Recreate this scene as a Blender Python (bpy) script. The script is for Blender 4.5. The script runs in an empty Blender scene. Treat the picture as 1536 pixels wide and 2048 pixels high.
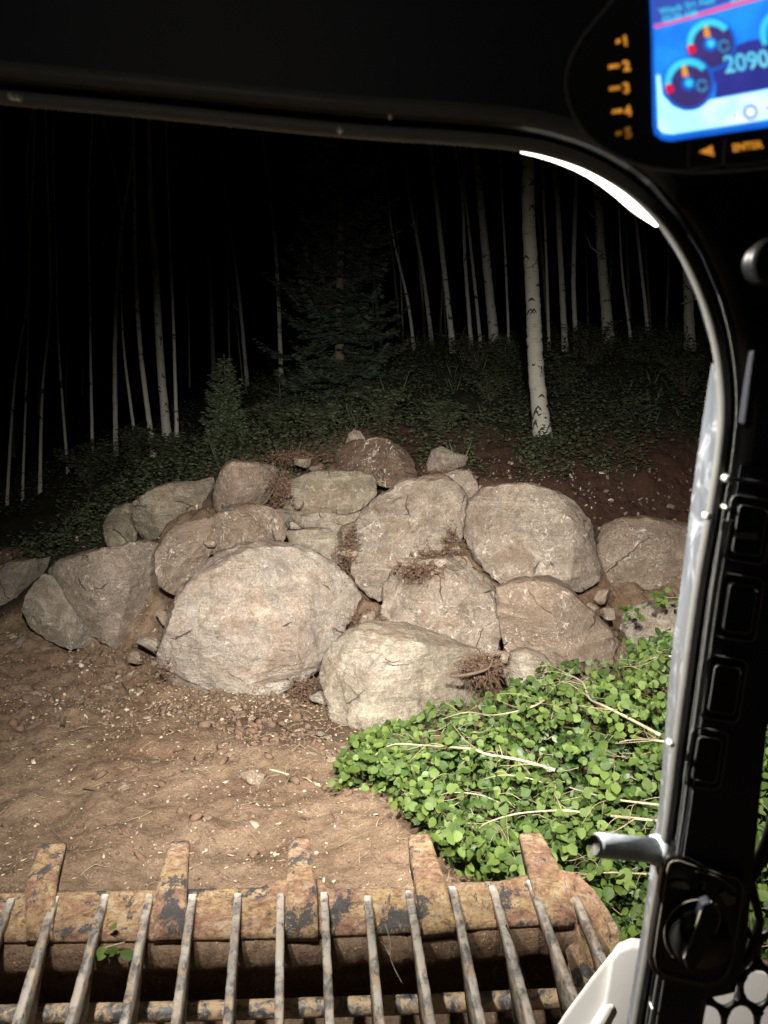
import bpy, math, random
import numpy as np
from mathutils import Vector, Matrix

# ------------------------------------------------------------------ camera, world, light
scene = bpy.context.scene
COL = scene.collection
CAMZ = 2.0
PITCH = math.radians(6.45)
F = 1540.0
cam_data = bpy.data.cameras.new("camera")
cam = bpy.data.objects.new("camera", cam_data)
COL.objects.link(cam)
cam.location = (0, 0, CAMZ)
cam.rotation_euler = (math.radians(90) - PITCH, 0, 0)
cam_data.sensor_fit = 'VERTICAL'
cam_data.sensor_height = 36.0
cam_data.lens = 36.0 * F / 2048.0
cam_data.clip_start = 0.05
cam_data.clip_end = 400
cam_data.dof.use_dof = True
cam_data.dof.focus_distance = 5.2
cam_data.dof.aperture_fstop = 8.0
scene.camera = cam

world = bpy.data.worlds.new("World")
scene.world = world
world.use_nodes = True
wn = world.node_tree
bg = wn.nodes["Background"]
sky = wn.nodes.new("ShaderNodeTexSky")
sky.sky_type = 'NISHITA'
sky.sun_disc = False
sky.sun_elevation = math.radians(-6)
sky.sun_rotation = math.radians(200)
wn.links.new(sky.outputs[0], bg.inputs[0])
bg.inputs[1].default_value = 0.012

scene.view_settings.view_transform = 'Standard'
scene.view_settings.look = 'None'
scene.view_settings.gamma = 1
scene.view_settings.use_curve_mapping = False
scene.view_settings.exposure = 0.0
scene.cycles.max_bounces = 5
scene.cycles.diffuse_bounces = 3
scene.cycles.sample_clamp_indirect = 3.0

# work lamps of the loader, mounted outside on the top of the cab (housings are built below)
LAMPS = [  # x, y, z, aim x, aim y, aim z, watt, cone deg, blend
    (-0.42, 0.80, 2.60, -0.62, 6.0, 0.02, 2050, 73, 1.0),
    (0.42, 0.80, 2.60, 0.85, 6.0, 0.32, 2250, 79, 1.0),
    (-0.72, 0.98, 2.55, 0.20, 1.75, 0.6, 320, 150, 0.7),
]
for i, (x, y, z, ax, ay, az, w, cone, bl) in enumerate(LAMPS):
    ld = bpy.data.lights.new("work_light", 'SPOT')
    ld.energy = w
    ld.spot_size = math.radians(cone)
    ld.spot_blend = bl
    ld.shadow_soft_size = 0.045
    ld.color = (1.0, 0.945, 0.865)
    lo = bpy.data.objects.new("work_light", ld)
    COL.objects.link(lo)
    lo.location = (x, y, z)
    lo.rotation_euler = (Vector((ax, ay, az)) - Vector((x, y, z))).to_track_quat('-Z', 'Y').to_euler()

# weak fill light added behind the driver to lift the cab trim (housing built below)
ld = bpy.data.lights.new("dome_light", 'AREA')
ld.energy = 0.45
ld.size = 0.09
ld.color = (1.0, 0.93, 0.8)
lo = bpy.data.objects.new("dome_light", ld)
COL.objects.link(lo)
lo.location = (-0.28, -0.15, 2.42)
lo.rotation_euler = (Vector((0.25, 0.7, 1.7)) - lo.location).to_track_quat('-Z', 'Y').to_euler()

# ------------------------------------------------------------------ helpers
CP, SP = math.cos(PITCH), math.sin(PITCH)
rnd = random.Random(7)
RS = np.random.RandomState(11)

def ray(px, py):
    xc = (px - 768) / F
    yc = (1024 - py) / F
    return Vector((xc, CP + yc * SP, -SP + yc * CP))

def at_y(px, py, Y):
    d = ray(px, py)
    return Vector((0, 0, CAMZ)) + d * (Y / d.y)

def at_z(px, py, z):
    d = ray(px, py)
    return Vector((0, 0, CAMZ)) + d * ((z - CAMZ) / d.z)

def at_t(px, py, t):
    return Vector((0, 0, CAMZ)) + ray(px, py) * t

def mesh_np(name, V, Fs, mat, parent=None, smooth=False, link=True):
    """V (n,3) array, Fs list of arrays (m,k)"""
    me = bpy.data.meshes.new(name)
    V = np.asarray(V, dtype=np.float32)
    if not isinstance(Fs, list):
        Fs = [Fs]
    Fs = [np.asarray(f, dtype=np.int32) for f in Fs if len(f)]
    me.vertices.add(len(V))
    me.vertices.foreach_set("co", V.ravel())
    loops = np.concatenate([f.ravel() for f in Fs])
    tot = np.concatenate([np.full(len(f), f.shape[1], np.int32) for f in Fs])
    start = np.concatenate([[0], np.cumsum(tot)[:-1]]).astype(np.int32)
    me.loops.add(len(loops))
    me.loops.foreach_set("vertex_index", loops)
    me.polygons.add(len(tot))
    me.polygons.foreach_set("loop_start", start)
    me.polygons.foreach_set("loop_total", tot)
    if smooth:
        me.polygons.foreach_set("use_smooth", np.ones(len(tot), bool))
    me.update(calc_edges=True)
    me.validate()
    if mat:
        me.materials.append(mat)
    if not link:
        return me
    o = bpy.data.objects.new(name, me)
    COL.objects.link(o)
    if parent is not None:
        o.parent = parent
        o.matrix_parent_inverse = Matrix.Translation(-parent.location)
    return o

def mesh_py(name, verts, faces, mat, parent=None, smooth=False):
    me = bpy.data.meshes.new(name)
    me.from_pydata([tuple(v) for v in verts], [], faces)
    if smooth:
        for p in me.polygons:
            p.use_smooth = True
    if mat:
        me.materials.append(mat)
    o = bpy.data.objects.new(name, me)
    COL.objects.link(o)
    if parent is not None:
        o.parent = parent
        o.matrix_parent_inverse = Matrix.Translation(-parent.location)
    return o

def tag(o, label=None, cat=None, group=None, kind=None):
    if label: o['label'] = label
    if cat: o['category'] = cat
    if group: o['group'] = group
    if kind: o['kind'] = kind
    return o

def empty(name, loc, label, cat, group=None):
    o = bpy.data.objects.new(name, None)
    COL.objects.link(o)
    o.location = loc
    o.empty_display_size = 0.1
    return tag(o, label, cat, group)

# vectorised value noise
def _h(ix, iy, iz, s):
    n = (ix * 374761393 + iy * 668265263 + iz * 2147483647 + s * 1274126177) & 0xFFFFFFFF
    n = ((n ^ (n >> 13)) * 1274126177) & 0xFFFFFFFF
    n = (n ^ (n >> 16)) & 0xFFFFFFFF
    return n / 4294967295.0 * 2 - 1

def vnoise(P, s=0):
    P = np.asarray(P, dtype=np.float64)
    I = np.floor(P).astype(np.int64)
    f = P - I
    u = f * f * f * (f * (f * 6 - 15) + 10)
    r = 0
    for a in (0, 1):
        for b in (0, 1):
            for c in (0, 1):
                w = (u[:, 0] if a else 1 - u[:, 0]) * (u[:, 1] if b else 1 - u[:, 1]) * (u[:, 2] if c else 1 - u[:, 2])
                r = r + w * _h(I[:, 0] + a, I[:, 1] + b, I[:, 2] + c, s)
    return r

def fbm(P, s=0, oct=4, gain=0.5, lac=2.1):
    P = np.asarray(P, dtype=np.float64)
    r, a = 0, 1.0
    for i in range(oct):
        r = r + a * vnoise(P, s + i * 17)
        P = P * lac + 3.7
        a *= gain
    return r

# mesh bag for tubes, leaves and stones
class Bag:
    def __init__(self):
        self.V, self.F, self.n = [], {}, 0
    def add(self, V, F):
        V = np.asarray(V, dtype=np.float32)
        F = np.asarray(F, dtype=np.int64)
        self.V.append(V)
        self.F.setdefault(F.shape[1], []).append(F + self.n)
        self.n += len(V)
    def tube(self, pts, rad, seg=6, cap=True):
        pts = [Vector(p) for p in pts]
        if not hasattr(rad, '__len__'):
            rad = [rad] * len(pts)
        V = []
        up = Vector((0.13, 0.31, 1)).normalized()
        prev = None
        for i, p in enumerate(pts):
            a = pts[max(0, i - 1)]; b = pts[min(len(pts) - 1, i + 1)]
            t = (b - a)
            if t.length < 1e-9: t = Vector((0, 0, 1))
            t.normalize()
            if prev is None:
                n = t.cross(up)
                if n.length < 1e-3: n = t.cross(Vector((1, 0, 0)))
            else:
                n = prev - t * prev.dot(t)
            n.normalize(); prev = n
            m = t.cross(n)
            for k in range(seg):
                an = 2 * math.pi * k / seg
                V.append(p + (n * math.cos(an) + m * math.sin(an)) * rad[i])
        Fq = []
        for i in range(len(pts) - 1):
            for k in range(seg):
                k2 = (k + 1) % seg
                Fq.append((i * seg + k, i * seg + k2, (i + 1) * seg + k2, (i + 1) * seg + k))
        self.add([tuple(v) for v in V], Fq)
        if cap:
            n0 = self.n - len(V)
            for base in (0, (len(pts) - 1) * seg):
                if seg == 4 or seg == 3:
                    self.F.setdefault(seg, []).append(np.array([[n0 + base + k for k in range(seg)]]))
                else:
                    self.F.setdefault(3, []).append(np.array([[n0 + base, n0 + base + k, n0 + base + k + 1] for k in range(1, seg - 1)]))
    def box(self, c, ax, ay, az):
        c = Vector(c); ax = Vector(ax); ay = Vector(ay); az = Vector(az)
        V = [c + ax * sx + ay * sy + az * sz for sz in (-1, 1) for sy in (-1, 1) for sx in (-1, 1)]
        self.add([tuple(v) for v in V], [(0, 2, 3, 1), (4, 5, 7, 6), (0, 1, 5, 4), (2, 6, 7, 3), (0, 4, 6, 2), (1, 3, 7, 5)])
    def build(self, name, mat, parent=None, smooth=False):
        return mesh_np(name, np.concatenate(self.V), [np.concatenate(f) for f in self.F.values()], mat, parent, smooth)

def catmull(pts, n=6):
    pts = [Vector(p) for p in pts]
    P = [pts[0]] + pts + [pts[-1]]
    out = []
    for i in range(1, len(P) - 2):
        for k in range(n):
            t = k / n
            out.append(0.5 * ((2 * P[i]) + (P[i + 1] - P[i - 1]) * t + (2 * P[i - 1] - 5 * P[i] + 4 * P[i + 1] - P[i + 2]) * t * t + (3 * P[i] - P[i - 1] - 3 * P[i + 1] + P[i + 2]) * t ** 3))
    out.append(pts[-1])
    return out

# ------------------------------------------------------------------ materials
class NT:
    def __init__(self, name):
        self.m = bpy.data.materials.new(name)
        self.m.use_nodes = True
        self.t = self.m.node_tree
        self.b = self.t.nodes["Principled BSDF"]
        self.tc = self.t.nodes.new("ShaderNodeTexCoord")
    def node(self, ty, **kw):
        n = self.t.nodes.new(ty)
        for k, v in kw.items():
            setattr(n, k, v)
        return n
    def link(self, a, b):
        self.t.links.new(a, b)
    def mapping(self, scale, src=None, rot=(0, 0, 0)):
        m = self.node("ShaderNodeMapping")
        m.inputs["Scale"].default_value = scale
        m.inputs["Rotation"].default_value = rot
        self.link(src or self.tc.outputs["Object"], m.inputs[0])
        return m.outputs[0]
    def noise(self, scale, detail=4, rough=0.55, vec=None, dist=0.0):
        n = self.node("ShaderNodeTexNoise")
        n.inputs["Scale"].default_value = scale
        n.inputs["Detail"].default_value = detail
        n.inputs["Roughness"].default_value = rough
        n.inputs["Distortion"].default_value = dist
        self.link(vec or self.tc.outputs["Object"], n.inputs["Vector"])
        return n.outputs["Fac"]
    def ramp(self, fac, a, b, ca=0.0, cb=1.0):
        n = self.node("ShaderNodeMapRange")
        n.interpolation_type = 'SMOOTHSTEP'
        n.inputs["From Min"].default_value = a
        n.inputs["From Max"].default_value = b
        n.inputs["To Min"].default_value = ca
        n.inputs["To Max"].default_value = cb
        self.link(fac, n.inputs["Value"])
        return n.outputs["Result"]
    def math(self, op, a, b=None):
        n = self.node("ShaderNodeMath", operation=op)
        for i, v in enumerate((a, b)):
            if v is None: continue
            if isinstance(v, (int, float)): n.inputs[i].default_value = v
            else: self.link(v, n.inputs[i])
        return n.outputs[0]
    def mix(self, fac, a, b):
        n = self.node("ShaderNodeMix", data_type='RGBA')
        if isinstance(fac, (int, float)): n.inputs[0].default_value = fac
        else: self.link(fac, n.inputs[0])
        for i, v in ((6, a), (7, b)):
            if isinstance(v, tuple): n.inputs[i].default_value = (*v, 1)
            else: self.link(v, n.inputs[i])
        return n.outputs[2]
    def bump(self, h, strength=0.5, dist=0.01, prev=None):
        n = self.node("ShaderNodeBump")
        n.inputs["Strength"].default_value = strength
        n.inputs["Distance"].default_value = dist
        self.link(h, n.inputs["Height"])
        if prev is not None: self.link(prev, n.inputs["Normal"])
        return n.outputs[0]
    def done(self, col=None, rough=0.8, normal=None, metal=0.0, spec=0.3):
        if col is not None:
            if isinstance(col, tuple): self.b.inputs["Base Color"].default_value = (*col, 1)
            else: self.link(col, self.b.inputs["Base Color"])
        if isinstance(rough, (int, float)): self.b.inputs["Roughness"].default_value = rough
        else: self.link(rough, self.b.inputs["Roughness"])
        self.b.inputs["Metallic"].default_value = metal
        self.b.inputs["Specular IOR Level"].default_value = spec
        if normal is not None: self.link(normal, self.b.inputs["Normal"])
        return self.m

def simple(name, col, rough=0.6, metal=0.0, spec=0.4, var=0.15, scale=20, bumpd=0.0):
    n = NT(name)
    f = n.noise(scale, 5, 0.6)
    c = n.mix(f, tuple(x * (1 - var) for x in col), tuple(x * (1 + var) for x in col))
    nb = n.bump(n.noise(scale * 6, 3), 0.4, bumpd) if bumpd else None
    return n.done(c, rough, nb, metal, spec)

def emis(name, col, strength=1.0, col2=None, scale=30):
    n = NT(name)
    n.b.inputs["Base Color"].default_value = (0.01, 0.01, 0.01, 1)
    if col2 is None: col2 = tuple(x * 0.85 for x in col)
    c = n.mix(n.ramp(n.noise(scale, 3), 0.35, 0.65), col, col2)
    n.link(c, n.b.inputs["Emission Color"])
    n.b.inputs["Emission Strength"].default_value = strength
    n.b.inputs["Roughness"].default_value = 0.4
    return n.m

def rock_mat(name, c1, c2, c3, squig=1.0, foliation=(2, 2, 9), dirt=0.5, streak=0.5, rot=(0.3, 0.2, 0)):
    n = NT(name)
    info = n.node("ShaderNodeObjectInfo")
    add = n.node("ShaderNodeVectorMath", operation='ADD')
    rv = n.node("ShaderNodeVectorMath", operation='SCALE')
    n.link(n.tc.outputs["Object"], add.inputs[0])
    comb = n.node("ShaderNodeCombineXYZ")
    m7 = n.math('MULTIPLY', info.outputs["Random"], 37.0)
    for i in range(3): n.link(m7, comb.inputs[i])
    n.link(comb.outputs[0], add.inputs[1])
    P = add.outputs[0]
    n.t.nodes.remove(rv)
    big = n.ramp(n.noise(1.6, 4, 0.6, P, 0.6), 0.38, 0.62)
    med = n.ramp(n.noise(5, 5, 0.65, P, 0.8), 0.4, 0.68)
    fol = n.noise(2.2, 7, 0.68, n.mapping(foliation, P, rot), 0.6)
    fine = n.noise(70, 4, 0.7, P)
    c = n.mix(big, c1, c2)
    c = n.mix(n.math('MULTIPLY', med, 0.7), c, c3)
    dark = tuple(x * 0.42 for x in c1)
    c = n.mix(n.ramp(fol, 0.3, 0.52, 0.55 * streak, 0), c, dark)
    lite = tuple(min(0.8, x * 1.55 + 0.03) for x in c2)
    c = n.mix(n.ramp(fol, 0.55, 0.72, 0, 0.5 * streak), c, lite)
    c = n.mix(n.ramp(n.noise(17, 6, 0.75, P, 0.5), 0.3, 0.55, 0.55, 0), c, dark)
    c = n.mix(n.ramp(fine, 0.35, 0.6, 0.45, 0), c, dark)
    c = n.mix(n.ramp(fine, 0.55, 0.7, 0, 0.5), c, lite)
    # pale mineral squiggles left by roots and digging teeth
    w = n.node("ShaderNodeTexNoise")
    w.inputs["Scale"].default_value = 3.0
    w.inputs["Detail"].default_value = 3
    n.link(P, w.inputs["Vector"])
    wm = n.node("ShaderNodeVectorMath", operation='MULTIPLY_ADD')
    n.link(w.outputs["Color"], wm.inputs[0])
    wm.inputs[1].default_value = (0.35, 0.35, 0.35)
    n.link(P, wm.inputs[2])
    sq = []
    for sc, wd, lo, hi, ms in ((4.0, 0.010, 0.51, 0.58, 2.3), (9, 0.014, 0.51, 0.60, 4.1), (24, 0.022, 0.57, 0.66, 3.1)):
        a = n.math('ABSOLUTE', n.math('SUBTRACT', n.noise(sc, 2.5, 0.6, wm.outputs[0]), 0.5))
        line = n.ramp(a, wd * 0.5, wd * 1.7, 1, 0)
        mask = n.math('MULTIPLY', n.ramp(n.noise(ms, 3, 0.6, P), lo, hi), n.ramp(n.noise(ms * 9, 3, 0.6, P), 0.42, 0.58))
        sq.append(n.math('MULTIPLY', line, mask))
    s = n.math('MULTIPLY', n.math('MAXIMUM', n.math('MAXIMUM', sq[0], sq[1]), sq[2]), min(1, 0.85 * squig))
    c = n.mix(s, c, (0.62, 0.56, 0.48))
    # chipped specks
    sp = n.node("ShaderNodeTexVoronoi")
    sp.inputs["Scale"].default_value = 16
    sp.inputs["Randomness"].default_value = 1
    n.link(wm.outputs[0], sp.inputs["Vector"])
    spk = n.math('MULTIPLY', n.ramp(sp.outputs["Distance"], 0.10, 0.17, 1, 0), n.ramp(n.noise(3.3, 3, 0.5, P), 0.5, 0.62))
    c = n.mix(n.math('MULTIPLY', spk, 0.6 * squig), c, (0.6, 0.54, 0.45))
    dust = n.ramp(n.noise(2.4, 7, 0.72, P, 1.0), 0.52, 0.68, 0, 0.5)
    c = n.mix(dust, c, lite)
    c = n.mix(n.ramp(n.noise(3.1, 8, 0.75, P, 1.5), 0.34, 0.47, 0.55, 0), c, dark)
    # bands of bedding seen as tone, brown mud films, lichen-dark patches
    band = n.noise(1.1, 6, 0.62, n.mapping((0.7, 0.7, 4.5), P, (rot[0] + 0.35, rot[1] + 0.2, 0)), 1.4)
    c = n.mix(n.ramp(band, 0.38, 0.52, 0.25, 0), c, dark)
    c = n.mix(n.ramp(band, 0.56, 0.68, 0, 0.22), c, lite)
    mud = n.ramp(n.noise(1.5, 8, 0.74, P, 2.0), 0.50, 0.62, 0, 0.55)
    c = n.mix(mud, c, n.mix(n.noise(30, 4, 0.7, P), (0.12, 0.078, 0.05), (0.24, 0.17, 0.115)))
    c = n.mix(n.ramp(n.noise(9, 6, 0.8, P, 0.6), 0.60, 0.68, 0, 0.55), c, (0.085, 0.07, 0.055))
    # fracture lines
    vo = n.node("ShaderNodeTexVoronoi", feature='DISTANCE_TO_EDGE')
    vo.inputs["Scale"].default_value = 1.7
    n.link(wm.outputs[0], vo.inputs["Vector"])
    crack = n.math('MULTIPLY', n.ramp(vo.outputs["Distance"], 0.004, 0.016, 1, 0), n.ramp(n.noise(2.7, 2, 0.5, P), 0.55, 0.63))
    c = n.mix(n.math('MULTIPLY', crack, 0.8), c, (0.03, 0.02, 0.015))
    # soil lying on faces that point up
    geo = n.node("ShaderNodeNewGeometry")
    sep = n.node("ShaderNodeSeparateXYZ")
    n.link(geo.outputs["Normal"], sep.inputs[0])
    up = n.math('ADD', sep.outputs[2], n.math('MULTIPLY', n.math('SUBTRACT', n.noise(4, 5, 0.7, P), 0.5), 1.5))
    dm = n.ramp(up, 0.78, 1.05, 0, dirt)
    soil = n.mix(n.noise(40, 4, 0.7, P), (0.16, 0.095, 0.06), (0.3, 0.2, 0.13))
    c = n.mix(dm, c, soil)
    stain = n.ramp(n.noise(1.9, 6, 0.7, P, 1.2), 0.56, 0.7, 0, 0.55 * dirt)
    c = n.mix(stain, c, (0.15, 0.085, 0.055))
    h1 = n.math('ADD', n.math('MULTIPLY', fol, 0.7), n.math('MULTIPLY', n.noise(14, 6, 0.72, P), 0.6))
    nb = n.bump(h1, 0.9, 0.06)
    nb = n.bump(n.ramp(band, 0.46, 0.50), 0.5, 0.02, nb)
    nb = n.bump(n.noise(70, 5, 0.8, P), 0.85, 0.011, nb)
    nb = n.bump(n.math('SUBTRACT', s, crack), 0.7, 0.012, nb)
    return n.done(c, 0.88, nb, 0, 0.25)

def dirt_mat():
    n = NT("dirt")
    P = n.tc.outputs["Object"]
    a = n.ramp(n.noise(0.9, 5, 0.62, P, 0.6), 0.35, 0.66)
    b = n.noise(7, 6, 0.7, P, 0.5)
    c = n.mix(a, (0.155, 0.099, 0.063), (0.25, 0.178, 0.12))
    c = n.mix(n.ramp(b, 0.3, 0.52, 0.75, 0), c, (0.078, 0.046, 0.030))
    c = n.mix(n.ramp(b, 0.55, 0.75, 0, 0.6), c, (0.31, 0.24, 0.175))
    f = n.noise(90, 4, 0.75, P)
    c = n.mix(n.ramp(f, 0.32, 0.55, 0.5, 0), c, (0.075, 0.04, 0.025))
    # little pale chips and grit
    v = n.node("ShaderNodeTexVoronoi")
    v.inputs["Scale"].default_value = 42
    n.link(n.mapping((1, 0.6, 1), P), v.inputs["Vector"])
    chip = n.math('MULTIPLY', n.ramp(v.outputs["Distance"], 0.10, 0.2, 1, 0), n.ramp(n.noise(5.0, 4, 0.6, P), 0.46, 0.6))
    c = n.mix(n.math('MULTIPLY', chip, 0.75), c, (0.52, 0.42, 0.30))
    # fine pale rootlets
    ra = n.math('ABSOLUTE', n.math('SUBTRACT', n.noise(9, 3, 0.6, n.mapping((1.6, 0.7, 1), P), 1.4), 0.5))
    rl = n.math('MULTIPLY', n.ramp(ra, 0.003, 0.009, 1, 0), n.ramp(n.noise(2.6, 3, 0.6, P), 0.52, 0.62))
    c = n.mix(n.math('MULTIPLY', rl, 0.55), c, (0.45, 0.34, 0.24))
    # redder soil on the cut bank, darkened in colour for the beam's falloff
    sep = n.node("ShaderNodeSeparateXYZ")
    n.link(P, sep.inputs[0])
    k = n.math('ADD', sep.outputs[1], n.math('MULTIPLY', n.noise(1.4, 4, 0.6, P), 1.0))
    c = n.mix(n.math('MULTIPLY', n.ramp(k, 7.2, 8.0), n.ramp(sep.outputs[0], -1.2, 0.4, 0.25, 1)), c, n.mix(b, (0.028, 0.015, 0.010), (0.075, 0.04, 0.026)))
    k2 = n.math('MAXIMUM', n.ramp(k, 8.9, 9.8), n.math('MULTIPLY', n.ramp(k, 7.5, 8.1), n.ramp(sep.outputs[0], -2.2, -1.2, 1, 0)))  # on the left slope too the beam's falloff is in the colour
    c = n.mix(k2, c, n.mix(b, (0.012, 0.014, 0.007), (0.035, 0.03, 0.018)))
    # darker soil in the dug hollow below the centre boulder
    vd = n.node("ShaderNodeVectorMath", operation='DISTANCE')
    n.link(n.mapping((1, 1.35, 0), P), vd.inputs[0]); vd.inputs[1].default_value = (-.62, 4.85 * 1.35, 0)
    hol = n.ramp(n.math('ADD', vd.outputs["Value"], n.math('MULTIPLY', n.noise(6, 5, 0.7, P), 0.5)), 0.50, 0.95, 0.85, 0)
    c = n.mix(hol, c, n.mix(b, (0.045, 0.028, 0.019), (0.10, 0.065, 0.043)))
    nb = n.bump(n.noise(9, 7, 0.72, P), 0.8, 0.06)
    nb = n.bump(n.noise(60, 5, 0.75, P), 0.9, 0.014, nb)
    nb = n.bump(chip, 0.6, 0.01, nb)
    return n.done(c, 0.95, nb, 0, 0.15)

def leaf_mat(name, c1, c2, back, rough=0.5, island=False, spec=0.4):
    n = NT(name)
    if island:
        g = n.node("ShaderNodeNewGeometry"); r = g.outputs["Random Per Island"]
    else:
        g = n.node("ShaderNodeObjectInfo"); r = g.outputs["Random"]
    c = n.mix(r, c1, c2)
    gg = n.node("ShaderNodeNewGeometry")
    c = n.mix(n.math('MULTIPLY', gg.outputs["Backfacing"], 0.8), c, back)
    c = n.mix(n.ramp(n.noise(60, 3), 0.4, 0.7, 0, 0.3), c, tuple(x * 1.4 for x in c2))
    n.b.inputs["Transmission Weight"].default_value = 0.0
    m = n.done(c, rough, None, 0, spec)
    tr = n.node("ShaderNodeBsdfTranslucent")
    n.link(c, tr.inputs["Color"])
    mx = n.node("ShaderNodeMixShader")
    mx.inputs[0].default_value = 0.22
    out = n.t.nodes["Material Output"]
    n.link(n.b.outputs[0], mx.inputs[1]); n.link(tr.outputs[0], mx.inputs[2])
    n.link(mx.outputs[0], out.inputs[0])
    return m

def bark_mat():
    n = NT("aspen_bark")
    P = n.tc.outputs["Object"]
    info = n.node("ShaderNodeObjectInfo")
    off = n.node("ShaderNodeVectorMath", operation='ADD')
    comb = n.node("ShaderNodeCombineXYZ")
    m7 = n.math('MULTIPLY', info.outputs["Random"], 51.0)
    for i in range(3): n.link(m7, comb.inputs[i])
    n.link(P, off.inputs[0]); n.link(comb.outputs[0], off.inputs[1])
    P = off.outputs[0]
    c = n.mix(n.noise(3, 4, 0.6, P), (0.40, 0.385, 0.325), (0.26, 0.25, 0.21))
    # horizontal lenticels
    l = n.noise(9, 4, 0.7, n.mapping((1.2, 1.2, 9), P))
    c = n.mix(n.ramp(l, 0.59, 0.66, 0, 0.85), c, (0.05, 0.042, 0.035))
    # dark eyes where limbs fell
    e = n.noise(2.6, 3, 0.5, n.mapping((2.2, 2.2, 2.6), P), 0.8)
    c = n.mix(n.ramp(e, 0.63, 0.67, 0, 0.92), c, (0.035, 0.03, 0.026))
    c = n.mix(n.ramp(n.noise(40, 4, 0.7, P), 0.55, 0.75, 0, 0.3), c, (0.2, 0.18, 0.14))
    nb = n.bump(l, 0.4, 0.01)
    return n.done(c, 0.75, nb, 0, 0.2)

def steel_worn():
    n = NT("worn_painted_steel")
    P = n.tc.outputs["Object"]
    a = n.noise(5.5, 7, 0.72, P, 1.0)
    b = n.noise(22, 6, 0.75, P, 0.6)
    c = n.mix(n.ramp(a, 0.42, 0.62), (0.30, 0.165, 0.105), (0.45, 0.315, 0.155))
    c = n.mix(n.ramp(b, 0.5, 0.62, 0, 0.8), c, (0.46, 0.37, 0.26))
    c = n.mix(n.ramp(b, 0.36, 0.47, 0.85, 0), c, (0.14, 0.08, 0.05))
    c = n.mix(n.ramp(n.noise(60, 5, 0.8, P), 0.38, 0.5, 0.6, 0), c, (0.12, 0.07, 0.045))
    d = n.noise(7.5, 8, 0.78, n.mapping((1.1, 0.6, 1), P), 0.3)
    c = n.mix(n.ramp(d, 0.535, 0.565, 0, 0.92), c, (0.055, 0.06, 0.065))
    c = n.mix(n.ramp(n.noise(80, 4, 0.7, P), 0.6, 0.72, 0, 0.5), c, (0.7, 0.55, 0.35))
    nb = n.bump(b, 1.0, 0.03)
    nb = n.bump(n.noise(90, 5, 0.8, P), 0.9, 0.009, nb)
    return n.done(c, 0.85, nb, 0.0, 0.3)

def bar_mat():
    n = NT("scraped_bar_steel")
    P = n.tc.outputs["Object"]
    s = n.noise(5, 7, 0.75, n.mapping((9, 4, 9), P), 0.3)
    b = n.noise(28, 6, 0.75, P, 0.6)
    c = n.mix(n.ramp(s, 0.36, 0.6), (0.075, 0.07, 0.065), (0.27, 0.25, 0.225))
    c = n.mix(n.ramp(b, 0.50, 0.58, 0, 0.85), c, (0.38, 0.265, 0.16))
    c = n.mix(n.ramp(s, 0.62, 0.75, 0, 0.8), c, (0.62, 0.58, 0.52))
    g = n.node("ShaderNodeNewGeometry"); sp = n.node("ShaderNodeSeparateXYZ"); n.link(g.outputs["True Normal"], sp.inputs[0])
    wear_highlight = n.math('MULTIPLY', n.ramp(sp.outputs[2], 0.5, 0.8, 0, 0.6), n.ramp(n.noise(14, 5, 0.7, P), 0.46, 0.56))
    c = n.mix(wear_highlight, c, (0.45, 0.42, 0.37))  # upward faces lighter: edge highlight in the colour, broken up like wear
    nb = n.bump(s, 0.3, 0.003)
    nb = n.bump(b, 0.6, 0.005, nb)
    return n.done(c, n.ramp(b, 0.3, 0.7, 0.45, 0.8), nb, 0.25, 0.4)

def pipe_mat():
    n = NT("muddy_pipe_steel")
    P = n.tc.outputs["Object"]
    b = n.noise(24, 6, 0.75, P, 0.6)
    c = n.mix(n.ramp(b, 0.42, 0.56), (0.075, 0.08, 0.085), (0.45, 0.33, 0.2))
    nb = n.bump(b, 0.6, 0.006)
    return n.done(c, n.ramp(b, 0.35, 0.6, 0.3, 0.85), nb, 0.2, 0.5)

def scuffed_metal():
    n = NT("scuffed_metal")
    P = n.tc.outputs["Object"]
    v = n.ramp(n.noise(22, 5, 0.7, P, 1.2), 0.5, 0.64)
    s = n.ramp(n.noise(9, 6, 0.75, n.mapping((1, 1, 0.25), P), 1.5), 0.45, 0.68)
    c = n.mix(s, (0.11, 0.122, 0.138), (0.18, 0.197, 0.22))
    c = n.mix(v, c, (0.32, 0.34, 0.37))
    nb = n.bump(n.noise(60, 4, 0.7, P), 0.5, 0.002)
    return n.done(c, n.ramp(s, 0, 1, 0.35, 0.6), nb, 0.15, 0.6)

M = {}
M['dirt'] = dirt_mat()
M['tan'] = rock_mat("tan_boulder", (0.29, 0.235, 0.185), (0.37, 0.305, 0.245), (0.24, 0.19, 0.15), 1.0, (2, 2, 8), 0.5, 0.55)
M['pink'] = rock_mat("pink_grey_boulder", (0.39, 0.30, 0.235), (0.41, 0.355, 0.29), (0.27, 0.26, 0.245), 0.9, (2, 2, 5), 0.35, 0.4)
M['grey'] = rock_mat("grey_boulder", (0.27, 0.235, 0.195), (0.34, 0.285, 0.22), (0.2, 0.17, 0.14), 0.8)
M['olive'] = rock_mat("olive_boulder", (0.245, 0.21, 0.15), (0.30, 0.255, 0.185), (0.19, 0.155, 0.11), 0.5, (2, 2, 9), 0.4, 0.8)
M['brown'] = rock_mat("brown_boulder", (0.27, 0.205, 0.155), (0.33, 0.26, 0.195), (0.21, 0.15, 0.11), 1.2, (2, 2, 6), 0.7)
M['dark'] = rock_mat("dark_soil_stained_boulder", (0.12, 0.075, 0.052), (0.17, 0.115, 0.08), (0.08, 0.05, 0.035), 1.5, (2, 2, 5), 0.5)
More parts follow.
